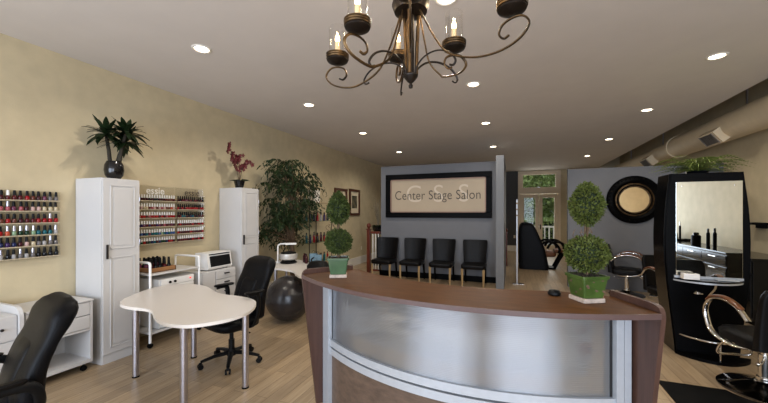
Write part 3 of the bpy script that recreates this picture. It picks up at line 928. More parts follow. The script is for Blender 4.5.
c = (-4.45, 1.45, 0)
t = thing('drawer_unit', 'white drawer unit with rounded side boards at the left picture edge', 'drawers', c)
b = B(c); b.bb(-4.67, -4.22, 1.2, 1.70, .05, .75); b.done('carcass', M['white_lacquer'], t)
for y in (1.17, 1.705):
    b = B(c)
    pr = [(-4.68, .0), (-4.17, .0), (-4.17, .72)] + [(-4.27 + .10 * math.cos(a), .72 + .10 * math.sin(a)) for a in [PI / 2 * k / 8 for k in range(9)]] + [(-4.68, .82)]
    b.loft([[(x, y, z) for x, z in pr], [(x, y + .03, z) for x, z in pr]]); b.done('side_board', M['white_lacquer'], t, 30)
for k in range(3):
    z0 = .08 + k * .225
    d = B(c).bb(-4.22, -4.2, 1.205, 1.70, z0, z0 + .215, .004).done('drawer', M['white_lacquer'], t)
    B(c).ball((-4.19, 1.60, z0 + .11), .013, 12, 8).done('knob', M['iron'], d)

c = (-4.42, 3.25, 0)
t = thing('trolley', 'white tubular trolley holding the wooden polish tray under the racks', 'trolley', c)
for y in (2.90, 3.60):
    path = catmull([(-4.66, y, .06), (-4.66, y, .6), (-4.66, y, 1.0), (-4.645, y, 1.035), (-4.61, y, 1.05), (-4.24, y, 1.05), (-4.205, y, 1.035), (-4.19, y, 1.0), (-4.19, y, .6), (-4.19, y, .06)], 4)
    B(c).tube(path, .015, 10).done('end_frame', M['white_metal'], t)
for z in (.885, .16):
    B(c).bb(-4.67, -4.18, 2.90, 3.60, z, z + .022, .006).done('shelf', M['white_lacquer'], t)
for y in (2.90, 3.60):
    for x in (-4.66, -4.19):
        b = B(c); caster(b, x, y, .032); b.done('caster', M['rubber'], t)
c = (-4.42, 3.29, .183)
t = thing('towel_warmer', 'white towel warmer with control knobs on lower shelf of the trolley', 'towel warmer', c)
B(c).bb(-4.64, -4.23, 3.04, 3.54, .183, .815, .012).done('body', M['white_plastic'], t)
d = B(c).bb(-4.23, -4.205, 3.05, 3.53, .20, .72, .012).done('door', M['white_plastic'], t)
B(c).tube(catmull([(-4.205, 3.24, .69), (-4.17, 3.26, .685), (-4.17, 3.36, .685), (-4.205, 3.38, .69)], 4), .009, 8).done('handle', M['white_plastic'], d)
p = B(c).bb(-4.235, -4.205, 3.05, 3.53, .725, .812, .006).done('control_panel', M['white_plastic'], t)
for y in (3.17, 3.24): B(c).cyl((-4.205, y, .765), (-4.19, y, .765), .016, None, 14).done('knob', M['rubber'], p)
B(c).bb(-4.206, -4.200, 3.46, 3.48, .763, .778).done('indicator', M['red_led'], p)
c = (-4.43, 3.13, .908)
t = thing('wooden_tray', 'wooden tray filled with dark polish bottles on the trolley top', 'tray', c)
b = B(c); b.bb(-4.60, -4.26, 2.96, 3.30, .908, .92); 
for q in ((-4.60, -4.585, 2.96, 3.30), (-4.275, -4.26, 2.96, 3.30), (-4.60, -4.26, 2.96, 2.975), (-4.60, -4.26, 3.285, 3.30)): b.bb(*q, .908, .965, .003)
b.done('tray_body', M['tray_wood'], t)
for i, x in enumerate((-4.54, -4.43, -4.32)):
    for k in range(5):
        y = 3.004 + k * .059 + (i % 2) * .01
        cc = random.choice(['wine red', 'black', 'dark red', 'mauve', 'black'])
        bottle((x, y, .921), cc, 'black', '%s polish bottle in the wooden tray, %s from right in the %s row' % (cc, ORD[4 - k], ('back', 'middle', 'front')[i]), 'bottles in the wooden tray', 2)

c = (-4.45, 3.96, 0)
t = thing('drawer_cabinet', 'low white three-drawer cabinet carrying the sterilizer', 'drawers', c)
B(c).bb(-4.67, -4.21, 3.66, 4.29, .0, .80, .004).done('carcass', M['white_lacquer'], t)
for k, (z0, z1) in enumerate(((.66, .785), (.525, .65), (.385, .515), (.05, .375))):
    d = B(c).bb(-4.21, -4.19, 3.90, 4.28, z0, z1, .004).done('drawer', M['white_lacquer'], t)
    B(c).bb(-4.19, -4.165, 4.05, 4.14, (z0 + z1) / 2 + .005, (z0 + z1) / 2 + .022, .004).done('handle', M['iron'], d)
B(c).bb(-4.21, -4.195, 3.67, 3.89, .02, .785, .004).done('side_door', M['white_lacquer'], t)
c = (-4.45, 4.0, .801)
t = thing('sterilizer_cabinet', 'white sterilizer with black glass front on the three-drawer cabinet', 'sterilizer', c)
b = B(c); pr = [(-4.49, .815), (-4.24, .815), (-4.22, .84), (-4.26, 1.06), (-4.49, 1.06)]
b.loft([[(x, 3.79, z) for x, z in pr], [(x, 4.24, z) for x, z in pr]]); b.done('body', M['white_plastic'], t, 30)
b = B(c); b.box((-4.238, 4.02, .935), (.02, .38, .16), (0, R(-10.1), 0), .004); d = b.done('door', M['screen'], t)
b = B(c); b.box((-4.255, 4.02, 1.038), (.02, .39, .018), (0, R(-10.1), 0), .004); b.done('handle', M['black_plastic'], t)
for x in (-4.46, -4.28):
    for y in (3.83, 4.18): B(c).cyl((x, y, .801), (x, y, .816), .015).done('foot', M['rubber'], t)

# ------------------------------------------------------------------ manicure tables
def manicure_table(outline, legs, label, c, zt=.75):
    t = thing('manicure_table', label, 'table', c)
    o = [(p.x, p.y) for p in catmull([(x, y, 0) for x, y in outline], 6, True)]
    b = B(c); b.prism(o, zt - .028, zt)
    b.bm.faces.ensure_lookup_table()
    for f in b.bm.faces:
        b.bm.normal_update()
        if abs(f.normal.z) < .5: f.material_index = 1
    b.done('table_top', [M['table_top'], M['table_edge']], t, 30)
    for x, y in legs:
        l = B(c).cyl((x, y, .012), (x, y, zt - .029), .030, None, 20).done('leg', M['steel'], t)
        B(c).cyl((x, y, 0), (x, y, .014), .033, None, 20).done('foot', M['rubber'], l)
        B(c).cyl((x, y, zt - .04), (x, y, zt - .028), .05, None, 20).done('mounting_plate', M['steel'], l)
out1 = [(-3.806, 2.32), (-3.68, 2.258), (-3.51, 2.235), (-3.383, 2.246), (-3.283, 2.247), (-3.167, 2.21), (-3.041, 2.136), (-2.887, 2.058), (-2.744, 2.02), (-2.604, 2.02), (-2.476, 2.068), (-2.345, 2.239), (-2.305, 2.405), (-2.325, 2.545), (-2.404, 2.713), (-2.524, 2.851), (-2.674, 2.926), (-2.845, 2.955), (-3.052, 2.961), (-3.232, 3.01), (-3.414, 3.106), (-3.602, 3.195), (-3.817, 3.233), (-3.976, 3.204), (-4.099, 3.119), (-4.15, 3.01), (-4.115, 2.833), (-4.048, 2.657), (-3.93, 2.452), (-3.86, 2.37)]
manicure_table(out1, [(-3.60, 2.345), (-2.40, 2.575), (-3.457, 2.90), (-2.62, 2.10)], 'pale speckled cloud-shaped manicure table on four steel legs in the foreground', (-3.2, 2.6, 0))
out2 = [(-4.22, 5.30), (-4.02, 4.82), (-3.75, 4.66), (-3.48, 4.60), (-3.24, 4.50), (-3.05, 4.30), (-2.86, 4.16), (-2.66, 4.22), (-2.56, 4.45), (-2.62, 4.70), (-2.88, 4.93), (-3.16, 5.05),
        (-3.38, 5.20), (-3.62, 5.45), (-3.95, 5.62), (-4.20, 5.52)]
manicure_table(out2, [(-3.80, 4.78), (-2.72, 4.36), (-4.05, 5.42), (-2.85, 4.80)], 'cream wavy manicure table behind the exercise ball', (-3.4, 4.9, 0))

# items on the far table
c = (-4.06, 5.17, .751)
t = thing('desk_lamp', 'white arched desk lamp on the cream manicure table', 'lamp', c)
B(c).lathe([(.075, 0), (.075, .012), (.02, .02), (0, .02)], c, 20).done('base', M['white_plastic'], t)
B(c).tube(catmull([(-4.06, 5.17, .76), (-4.06, 5.17, .98), (-4.06, 5.175, 1.055), (-4.03, 5.20, 1.085), (-4.0, 5.22, 1.09), (-3.80, 5.37, 1.09)], 5), .016, 10, flat=(1.3, .8)).done('arm', M['white_plastic'], t)
B(c).box((-3.88, 5.31, 1.085), (.20, .07, .03), (0, 0, R(40)), .008).done('lamp_shade', M['white_plastic'], t)
c = (-3.84, 5.19, .751)
t = thing('wax_warmer', 'silver wax warmer pot with dark lid below the arched white lamp', 'wax warmer', c)
B(c).lathe([(.14, 0), (.15, .02), (.10, .06), (.0, .06)], c, 28).done('base', M['black_plastic'], t)
B(c).lathe([(.10, .05), (.155, .08), (.165, .15), (.155, .175), (.0, .175)], c, 28).done('bowl', M['silver_pot'], t)
B(c).lathe([(.14, .175), (.13, .20), (.03, .215), (.0, .215)], c, 28).done('lid', M['black_plastic'], t)
c = (-3.02, 4.87, .751)
t = thing('nail_dryer', 'black nail dryer on the cream table behind the left topiary', 'nail dryer', c)
b = B(c); b.loft([sring(c[0], c[1], .751, .34, .26, .5), sring(c[0], c[1], .80, .34, .26, .5), sring(c[0], c[1], .86, .26, .20, .6), sring(c[0], c[1], .875, .12, .1, .8)]); b.done('housing', M['black_plastic'], t, 50)
b = B(c); b.tube(catmull([(-3.18, 4.97, .80), (-3.25, 5.02, .86), (-3.20, 5.03, .90)], 4), .012, 8); b.done('hand_rest', M['black_plastic'], t)

# exercise ball
c = (-3.27, 4.42, 0)
b = B(c)
rings = []
for k in range(1, 40):
    a = -PI / 2 + PI * k / 40
    rr = .345 * math.cos(a) * (1 + .004 * math.cos(60 * a)); rings.append((rr, .345 + .345 * math.sin(a)))
b.lathe(rings, c, 48)
t = b.done('exercise_ball', M['pewter'], None, 180)
tag(t, 'dark grey ribbed exercise ball under the cream manicure table', 'exercise ball')
B(c).cyl((-3.27 + .335, 4.42, .42), (-3.27 + .345, 4.42, .422), .012).done('valve_plug', M['white_plastic'], t)

# ------------------------------------------------------------------ office chairs (front = -y)
def office_chair(loc, rz, label, long_arms=False):
    t = thing('office_chair', label, 'office chair', loc, rz)
    b = B(); b.loft([sring(0, 0, .40, .42, .40, .5), sring(0, 0, .42, .50, .48, .5), sring(0, -.01, .47, .52, .50, .5), sring(0, -.01, .505, .49, .47, .55), sring(0, 0, .52, .36, .34, .7)])
    b.done('seat', M['leather'], t, 60)
    def back(b, z0, z1, wsc, dy, dsc):
        rings = []
        n = 22
        for k in range(n + 1):
            f = k / n; z = z0 + (z1 - z0) * f
            g = (z - .47) / .675
            yc = .22 + .05 * g + .13 * g * g - .03 * math.sin(PI * min(1, g * 1.3))
            w = .43 + .11 * math.sin(PI * min(1.0, .25 + .55 * g))
            d = .115 + .035 * math.exp(-((g - .88) / .12) ** 2) + .03 * math.exp(-((g - .25) / .15) ** 2) - .015 * math.exp(-((g - .66) / .03) ** 2)
            e = 1.0
            if f > .86: e = math.sqrt(max(0.02, 1 - ((f - .86) / .14) ** 2))
            if f < .06: e = .75 + .25 * math.sqrt(f / .06)
            w *= (.45 + .55 * e) * wsc; d *= (.25 + .75 * e) * dsc
            rings.append(sring(0, yc + dy, z, w, d, .55, 32))
        b.loft(rings)
    b = B(); back(b, .47, 1.145, 1, 0, 1); bk = b.done('backrest', M['leather'], t, 70)
    b = B(); back(b, .56, .92, .52, -.022, .9); b.done('lumbar_panel', M['leather'], bk, 70)
    b = B(); b.box((0, .20, .42), (.08, .24, .03), (R(25), 0, 0), .01); b.done('back_bracket', M['black_plastic'], t)
    for s in (-1, 1):
        b = B()
        b.tube(catmull([(s * .20, .08, .41), (s * .27, .10, .44), (s * .305, .12, .54), (s * .315, .135, .66), (s * .315, .13, .755), (s * .315, .11, .79), (s * .315, .05, .795), (s * .31, .0, .79)], 6), .018, 10, flat=(1.4, .8))
        if long_arms:
            b.bm.free(); b = B()
            b.tube(catmull([(s * .26, .22, .52), (s * .30, .24, .62), (s * .315, .20, .72), (s * .315, .05, .74), (s * .315, -.20, .73), (s * .31, -.28, .68), (s * .295, -.22, .52), (s * .22, -.06, .41)], 6), .020, 10, flat=(1.5, .9))
        a = b.done('armrest', M['black_plastic'], t, 70)
        pz, py, pl = (.75, -.02, .40) if long_arms else (.80, .09, .23)
        b = B(); b.loft([sring(s * .315, py, pz, .05, pl, .6), sring(s * .315, py, pz + .016, .06, pl + .02, .6), sring(s * .315, py, pz + .026, .04, pl - .02, .7)]); b.done('arm_pad', M['leather_dull'], a, 60)
    b = B(); b.cyl((0, 0, .10), (0, 0, .26), .032); b.cyl((0, 0, .26), (0, 0, .40), .022); b.box((0, 0, .385), (.16, .2, .04), None, .01); b.done('gas_column', M['black_plastic'], t)
    b = B(); b.cyl((.05, .02, .385), (.24, .05, .37), .007); b.box((.25, .05, .37), (.05, .02, .012), None, .003); b.done('height_lever', M['black_plastic'], t)
    B().cyl((0, 0, .085), (0, 0, .15), .05, .042, 20).done('base_hub', M['black_plastic'], t)
    for k in range(5):
        a = 2 * PI * k / 5 + .62
        d = Vector((math.cos(a), math.sin(a), 0))
        b = B(); b.tube([d * .03 + Vector((0, 0, .115)), d * .18 + Vector((0, 0, .105)), d * .31 + Vector((0, 0, .078))], [.03, .024, .018], 8, flat=(1, .8)); l = b.done('base_leg', M['black_plastic'], t, 50)
        b = B(); n = Vector((-d.y, d.x, 0)); p = d * .31
        for q in (-.018, .018): b.cyl(p + n * (q - .008) + Vector((0, 0, .028)), p + n * (q + .008) + Vector((0, 0, .028)), .028, None, 16)
        b.box(p + Vector((0, 0, .055)), (.03, .03, .03), (0, 0, a), .006)
        b.done('caster', M['black_plastic'], l, 50)
    return t
office_chair((-2.955, 2.96, 0), R(-15), 'black leather office chair behind the cloud-shaped table facing it')
office_chair((-2.83, .935, 0), R(-13), 'black leather office chair cropped at the bottom left picture corner', True)

# ------------------------------------------------------------------ ficus tree, display shelf, pictures
c = (-4.15, 5.72, 0)
t = thing('ficus_tree', 'tall indoor ficus tree with drooping dark leaves behind the tall cabinets', 'potted tree', c)
B(c).lathe([(.15, 0), (.21, .30), (.22, .34), (.19, .34), (.0, .30)], c, 28).done('pot', M['black_pot'], t)
b = B(c)
for ph in (0, 2.1, 4.2):
    b.tube([(c[0] + .03 * math.cos(ph + q * .7), c[1] + .03 * math.sin(ph + q * .7), .30 + q * .14) for q in range(10)], [.028 - .001 * q for q in range(10)], 7)
cl = []
ells = [((-4.15, 5.75, 2.38), (.34, .78, .42), 44), ((-4.15, 5.70, 1.75), (.38, .66, .45), 40), ((-4.15, 5.36, 1.30), (.32, .42, .32), 22), ((-4.15, 5.9, 1.25), (.3, .40, .3), 16)]
for ec, er, n in ells:
    for k in range(n):
        u = random.uniform(-1, 1); a = random.uniform(0, 2 * PI); s = math.sqrt(1 - u * u); q = random.random() ** .45
        cl.append(Vector((ec[0] + er[0] * q * s * math.cos(a), ec[1] + er[1] * q * s * math.sin(a), ec[2] + er[2] * q * u)))
for p in cl:
    z0 = max(1.0, min(1.7, p.z - .5))
    b.tube([(c[0], c[1], z0), (c[0] + (p.x - c[0]) * .4, c[1] + (p.y - c[1]) * .4, z0 + (p.z - z0) * .7), p], [.012, .008, .003], 5)
b.done('trunk', M['bark'], t)
b = B(c)
for p in cl:
    for sp in range(6):
        a = random.uniform(0, 2 * PI); L = random.uniform(.16, .30)
        d = Vector((math.cos(a), math.sin(a), random.uniform(.0, .5)))
        for k in range(9):
            f = (k + 1) / 9
            q = p + d * L * f - Vector((0, 0, .22 * f * f))
            q.x = max(q.x, WL + .03)
            if (q.x > -4.22 and q.z < 1.38) or (q.y < 4.95 and q.z < 2.25): continue
            dd = Vector((random.gauss(0, .5) + d.x * .4, random.gauss(0, .5) + d.y * .4, random.uniform(-1.2, -.3)))
            b.leaf(q, dd, (random.gauss(0, 1), random.gauss(0, 1), .8), random.uniform(.06, .10), random.uniform(.022, .036), .15, .1)
for v in b.bm.verts:
    if v.co.x < WL + .015: v.co.x = WL + .015
b.done('foliage', M['leaf_dark'], t, 0)

c = (-4.45, 6.95, 0)
t = thing('display_shelf', 'glass display shelf of hair products between the ficus and framed pictures', 'shelf', c)
SZ = [1.90, 1.47, .98, .50]
for z in SZ:
    B(c).bb(-4.68, -4.22, 6.45, 7.45, z - .012, z, .003).done('shelf', M['shelf_glass'] if z != 1.90 else M['tan_wood'], t)
for x in (-4.67, -4.23):
    for y in (6.46, 7.44): B(c).cyl((x, y, 0), (x, y, 1.90), .010, None, 10).done('post', M['iron'], t)
prods = ['red', 'navy blue', 'black', 'silver', 'wine red', 'black', 'teal', 'red', 'black', 'cream', 'purple', 'black']
pn = {1.47: 'upper', .98: 'middle', .50: 'lower'}
for z in SZ[1:]:
    for k in range(12):
        h = random.uniform(.16, .24); r = random.uniform(.022, .03); y = 6.53 + k * .076
        cc = random.choice(prods)
        bb_ = B(); bb_.lathe([(r, 0), (r, h * .68), (r * .5, h * .76), (r * .5, h)], seg=12)
        o = bb_.done('hair_product_bottle', PM[cc], None, 40, (-4.35 + (k % 2) * .05, y, z + .001))
        tag(o, '%s hair product bottle, %s from right on the %s glass display shelf' % (cc, ORD[11 - k], pn[z]), 'bottle', 'hair products on the display shelf')
        q = B(); q.lathe([(r * .55, h - .03), (r * .55, h + .005), (0, h + .005)], seg=12); q.done('cap', M['black_plastic'], o)
c2 = (-4.42, 6.93, 1.901)
tag(B(c2).bb(-4.52, -4.32, 6.82, 7.05, 1.901, 2.20, .006).done('white_box', M['box_white'], None), 'white box standing on top of the glass display shelf', 'box')
for k, (x, y, lab) in enumerate(((-3.42, 5.36, 'pale blue gift bag at left on back edge of the cream table'), (-3.24, 5.22, 'pale blue gift bag at right on back edge of the cream table'))):
    t = thing('gift_bag', lab, 'bag', (x, y, .751), .5)
    b = B(); b.loft([sring(0, 0, 0, .13, .07, .2), sring(0, 0, .17, .14, .075, .2), sring(0, 0, .172, .13, .065, .2)]); b.done('bag_body', M['navy_print'], t)
    b = B(); b.tube(catmull([(-.03, -.03, .16), (-.02, -.03, .22), (.02, -.03, .22), (.03, -.03, .16)], 4), .004, 6); b.done('handle', M['black_plastic'], t)
for k, (x, y, cc) in enumerate(((-3.62, 5.36, 'wine red'), (-3.56, 5.31, 'black'), (-3.50, 5.25, 'wine red'))):
    bb_ = B(); bb_.lathe([(.026, 0), (.026, .12), (.012, .135), (.012, .17), (0, .17)], seg=12)
    tag(bb_.done('lotion_bottle', PM[cc], None, 40, (x, y, .751)), '%s lotion bottle, %s from right beside the blue bags on the cream table' % (cc, ORD[2 - k]), 'bottle', 'lotion bottles on the cream table')

def picture(y0, y1, z0, z1, label):
    c = (WL + .02, (y0 + y1) / 2, (z0 + z1) / 2)
    t = thing('framed_picture', label, 'picture', c)
    b = B(c); w = .075
    for q in ((y0, y1, z0, z0 + w), (y0, y1, z1 - w, z1), (y0, y0 + w, z0 + w, z1 - w), (y1 - w, y1, z0 + w, z1 - w)):
        b.bb(WL + .002, WL + .045, *q, .006)
    b.done('frame', M['frame_wood'], t)
    B(c).bb(WL + .003, WL + .012, y0 + w, y1 - w, z0 + w, z1 - w).done('mat_board', M['matboard'], t)
    B(c).bb(WL + .012, WL + .015, y0 + w + .11, y1 - w - .11, z0 + w + .15, z1 - w - .13).done('print', M['photo_dark'], t)
picture(8.39, 9.13, 1.57, 2.36, 'framed print left of the pair, partly behind the left topiary')
picture(9.30, 10.03, 1.57, 2.39, 'framed print right of the pair on the beige wall')
def plate(name, loc, s, label):
    t = thing(name, label, 'outlet', loc)
    B().box((0, 0, 0), s, None, .003).done('cover_plate', M['outlet'], t)
    for dz in (-.022, .022):
        B().box((s[0] * .2 if s[0] < .05 else 0, -s[1] * .2 if s[1] < .05 else 0, dz), (s[0] * .75 if s[0] < .05 else .034, s[1] * .75 if s[1] < .05 else .034, .030), None, .003).done('socket', M['white_plastic'], t)
plate('wall_outlet', (WL + .004, 10.2, .50), (.008, .08, .125), 'outlet low on the beige left wall beyond the topiary')
plate('wall_outlet', (.02, YB - .004, .62), (.08, .008, .125), 'outlet on the charcoal wall left of the garden doors')

# stair railing left of the sign partition
c = (-3.66, 8.45, 0)
t = thing('stair_railing', 'cherry wood stair railing with ball-topped newel left of the sign partition', 'railing', c)
b = B(c); b.bb(-3.705, -3.615, 8.405, 8.495, 0, 1.20, .008); b.bb(-3.72, -3.60, 8.39, 8.51, 1.20, 1.225, .006); b.lathe([(.03, 1.225), (.03, 1.25), (.058, 1.29), (.058, 1.33), (.03, 1.375), (0, 1.38)], (c[0], c[1], 0), 20)
b.done('newel_post', M['red_wood'], t)
B(c).bb(-3.62, -3.32, 8.42, 8.48, 1.10, 1.16, .012).done('hand_rail', M['red_wood'], t)
B(c).bb(-3.62, -3.32, 8.425, 8.475, .10, .15, .006).done('bottom_rail', M['red_wood'], t)
for x in (-3.54, -3.46, -3.38):
    B(c).lathe([(.016, .15), (.022, .3), (.012, .5), (.020, .8), (.014, 1.0), (.016, 1.10)], (x, 8.45, 0), 12).done('baluster', M['white_trim'], t)
c = (-.24, 11.3, 0)
t = thing('newel_post', 'cherry wood newel post just right of the partition end wall', 'newel', c)
B(c).bb(-.285, -.195, 11.255, 11.345, 0, 1.05, .008).done('post', M['red_wood'], t)
B(c).lathe([(.03, 1.05), (.06, 1.09), (.06, 1.14), (.0, 1.19)], c, 18).done('ball_cap', M['red_wood'], t)

# branches in a dark planter behind the railing
c = (-4.05, 10.1, 0)
t = thing('plant_stand', 'dark pedestal stand behind the stair railing', 'stand', c)
B(c).lathe([(.20, 0), (.20, .03), (.05, .08), (.05, .98), (.20, 1.02), (.20, 1.05), (0, 1.05)], c, 24).done('pedestal', M['satin_black'], t)
c = (-4.05, 10.1, 1.051)
t = thing('branch_arrangement', 'bare pale branches in dark planter behind the stair railing', 'branches', c)
B(c).lathe([(.12, 0), (.18, .06), (.19, .16), (.16, .17), (0, .14)], c, 24).done('planter', M['black_pot'], t)
b = B(c)
for k in range(26):
    a = random.uniform(0, 2 * PI); r = random.uniform(.05, .28)
    p1 = Vector((c[0] + .3 * r * math.cos(a), c[1] + .3 * r * math.sin(a), 1.5))
    p2 = Vector((c[0] + r * math.cos(a), c[1] + r * math.sin(a), random.uniform(1.75, 2.15)))
    b.tube([(c[0], c[1], 1.18), p1, p2], [.007, .005, .003], 5)
    for q in range(4):
        f = random.random(); p = p1.lerp(p2, f); d = Vector((random.gauss(0, 1), random.gauss(0, 1), 1)).normalized()
        b.tube([p, p + d * random.uniform(.06, .14)], [.003, .0015], 4)
b.done('twigs', M['twig'], t)
b = B(c)
for k in range(120):
    a = random.uniform(0, 2 * PI); b.leaf((c[0] + .1 * math.cos(a), c[1] + .1 * math.sin(a), 1.2), (math.cos(a), math.sin(a), random.uniform(-.2, .8)), (0, 0, 1), .13, .05)
b.done('greenery', M['leaf_dark'], t, 0)

# ------------------------------------------------------------------ sign
c = (-1.82, 8.44, 2.09)
t = thing('salon_sign', 'large black framed sign reading Center Stage Salon on the blue-grey partition', 'sign', c)
x0, x1, z0, z1, w = -3.155, -.485, 1.535, 2.65, .135
b = B(c)
for q in ((x0, x1, z0, z0 + w), (x0, x1, z1 - w, z1), (x0, x0 + w, z0 + w, z1 - w), (x1 - w, x1, z0 + w, z1 - w)):
    b.bb(q[0], q[1], 8.385, 8.457, q[2], q[3], .012)
b.done('frame', M['satin_black'], t)
b = B(c); w2 = .025; xa, xb, za, zb = x0 + w, x1 - w, z0 + w, z1 - w
for q in ((xa, xb, za, za + w2), (xa, xb, zb - w2, zb), (xa, xa + w2, za, zb), (xb - w2, xb, za, zb)): b.bb(q[0], q[1], 8.40, 8.445, q[2], q[3])
b.done('liner', M['liner'], t)
B(c).bb(xa, xb, 8.43, 8.45, za, zb).done('sign_face', M['sign_face'], t)
RX = Matrix.Rotation(R(90), 4, 'X')
text_mesh('Center Stage Salon', .33, M['sign_ink'], 'lettering', Matrix.Translation((.0, -.014, .005)) @ RX, t, sx=.82, space=1.04)
for s, x in (('C', -.58), ('S', .06), ('S', .68)):
    text_mesh(s, .62, M['sign_ghost'], 'ghost_letter', Matrix.Translation((x, -.0115, .03)) @ RX, t, ext=.0004)

# ------------------------------------------------------------------ waiting chairs (front = -y)
def waiting_chair(loc, label):
    t = thing('waiting_chair', label, 'chair', loc, 0, 'waiting chairs under the sign')
    b = B(); b.loft([sring(0, -.02, .395, .50, .50, .3), sring(0, -.02, .41, .54, .54, .3), sring(0, -.02, .47, .55, .56, .3), sring(0, -.02, .495, .52, .53, .35), sring(0, -.02, .505, .42, .42, .4)])
    b.done('seat', M['leather_dull'], t, 50)
    b = B(); rings = []
    for k in range(13):
        f = k / 12; z = .44 + .58 * f
        w = .50 + .07 * f - (.03 if f > .96 else 0); yc = .245 + .06 * f + .03 * f * f
        n = 14; fr = []; bk = []
        for i in range(n + 1):
            s = -1 + 2 * i / n
            y = yc - .055 * abs(s) ** 2.5
            fr.append((s * w / 2, y - .03, z)); bk.append((s * w / 2 * 1.0, y + .03, z))
        rings.append(fr + bk[::-1])
    b.loft(rings); b.done('backrest', M['leather_dull'], t, 50)
    for s in (-1, 1):
        B().tube([(s * .23, -.255, 0), (s * .235, -.255, .40)], [.018, .028], 4).done('front_leg', M['tan_wood'], t, 0)
        B().tube([(s * .23, .30, 0), (s * .225, .22, .42)], [.018, .028], 4).done('rear_leg', M['satin_black'], t, 0)
    return t
w0 = waiting_chair((-3.07, 8.08, 0), 'black leather waiting chair at the left end, nearest the stair railing')
dup(w0, (-2.335, 8.08, 0), 0, 'black leather waiting chair, second from the stair railing')
dup(w0, (-1.60, 8.06, 0), 0, 'black leather waiting chair, third from the stair railing')
dup(w0, (-.86, 8.06, 0), 0, 'black leather waiting chair at the right end, beside the projecting end wall')

# ------------------------------------------------------------------ glass panel beside the passage
c = (.065, 8.9, 0)
t = thing('glass_panel', 'frameless glass panel seen edge-on beside the passage to the garden doors', 'glass panel', c)
B(c).bb(.060, .070, 8.5, 9.5, .03, 1.97).done('pane', M['glass'], t)
B(c).bb(.052, .078, 8.48, 8.50, .0, 1.97, .003).done('edge_profile', M['alu'], t)
B(c).bb(-.03, .22, 8.44, 8.54, .0, .022, .006).done('floor_clamp', M['chrome'], t)
for z in (1.60, 1.74, 1.88):
    B(c).box((.065, 8.475, z), (.05, .012, .03), None, .003).done('clip', M['brass'], t)

# ------------------------------------------------------------------ massage chair (faces +x)
c = (.75, 11.3, 0)
t = thing('massage_chair', 'bulky black reclining massage chair with tan seat in front of the garden doors', 'massage chair', c)
def rloft(b, pts, ws, ds, e=.5):
    rings = []
    for i, p in enumerate(pts):
        p0, p1 = Vector(pts[max(0, i - 1)]), Vector(pts[min(len(pts) - 1, i + 1)])
        d = (Vector((p1[0], 0, p1[1])) - Vector((p0[0], 0, p0[1]))).normalized(); n = Vector((-d.z, 0, d.x))
        ring = []
        for k in range(24):
            a = 2 * PI * k / 24; ca, sa = math.cos(a), math.sin(a)
            u = math.copysign(abs(ca) ** e, ca) * ws[i] / 2; v = math.copysign(abs(sa) ** e, sa) * ds[i] / 2
            ring.append(Vector((p[0], 11.3 + u, p[1])) + n * v)
        rings.append(ring)
    b.loft(rings)
b = B(c); rloft(b, [(.86, .40), (.70, .42), (.55, .62), (.44, .90), (.36, 1.15), (.32, 1.32)], [.58, .62, .66, .64, .58, .40], [.14, .22, .24, .24, .22, .10]); b.done('backrest', M['leather'], t, 60)
b = B(c); rloft(b, [(.56, .42), (.80, .44), (1.05, .44), (1.14, .42)], [.60, .62, .60, .5], [.20, .18, .18, .1]); b.done('seat', M['brown_cushion'], t, 60)
for s in (-1, 1):
    y = 11.3 + s * .40
    b = B(c)
    prof = [(.0, .15, .92), (.08, .13, .95), (.3, .13, .90), (.6, .13, .84), (.72, .13, .80), (.95, .13, .70), (1.15, .14, .62), (1.28, .17, .55), (1.34, .22, .47), (1.36, .30, .40)]
    b.loft([sring((xa + xb) / 2, y, z, xb - xa, .17 if z < 1.3 else .10, .5, 24) for z, xa, xb in prof]); b.done('side_shell', M['leather'], t, 60)
    for q, xo in enumerate((.84, 1.04)):
        b = B(c); b.tube(catmull([(xo - .14, y, .62), (xo - .04, y, .78), (xo + .14, y, .82), (xo + .30, y, .74), (xo + .38, y, .60), (xo + .34, y, .50)], 5), .034, 8); b.done('arm_loop', M['satin_black'], t, 60)
b = B(c); b.ball((.47, 11.3, 1.22), (.10, .22, .13), 20, 12); b.done('head_pillow', M['leather'], t, 180)
b = B(c); rloft(b, [(1.12, .52), (1.28, .56), (1.42, .52)], [.56, .56, .5], [.10, .12, .06]); b.done('leg_rest', M['brown_cushion'], t, 60)
for s in (-.22, .22):
    b = B(c); b.tube(catmull([(1.34, 11.3 + s, .48), (1.24, 11.3 + s, .30), (1.15, 11.3 + s, .12), (1.10, 11.3 + s, .02)], 5), .035, 8); b.done('front_strut', M['satin_black'], t, 60)
b = B(c); b.bb(.30, 1.14, 11.05, 11.55, .0, .05, .01); b.bb(.25, .80, 11.0, 11.6, .05, .36, .03); b.done('base', M['satin_black'], t)

# ------------------------------------------------------------------ round mirror on the grey partition
c = (2.37, 8.60, 1.94)
t = thing('round_mirror', 'round wall mirror with wide black carved frame and gold inner ring', 'mirror', c)
def disc_ring(b, prof, n=64):
    b.loft([[(c[0] + r * math.cos(2 * PI * k / n), c[1] + .035 - y, c[2] + r * math.sin(2 * PI * k / n)) for k in range(n)] for r, y in prof], cap=False)
b = B(c); disc_ring(b, [(.50, 0), (.505, .03), (.485, .055), (.45, .06), (.40, .085), (.37, .06), (.345, .05), (.345, 0)])
for k in range(36):
    a = 2 * PI * k / 36
    b.ball((c[0] + .455 * math.cos(a), c[1] - .022, c[2] + .455 * math.sin(a)), (.022, .014, .022), 10, 6)
b.done('frame', M['satin_black'], t, 50)
b = B(c); disc_ring(b, [(.35, .03), (.345, .062), (.325, .066), (.318, .05), (.318, .03)]); b.done('outer_gold_ring', M['brass'], t, 50)
b = B(c); disc_ring(b, [(.32, .02), (.32, .05), (.29, .055), (.285, .02)]); b.done('dark_band', M['satin_black'], t, 50)
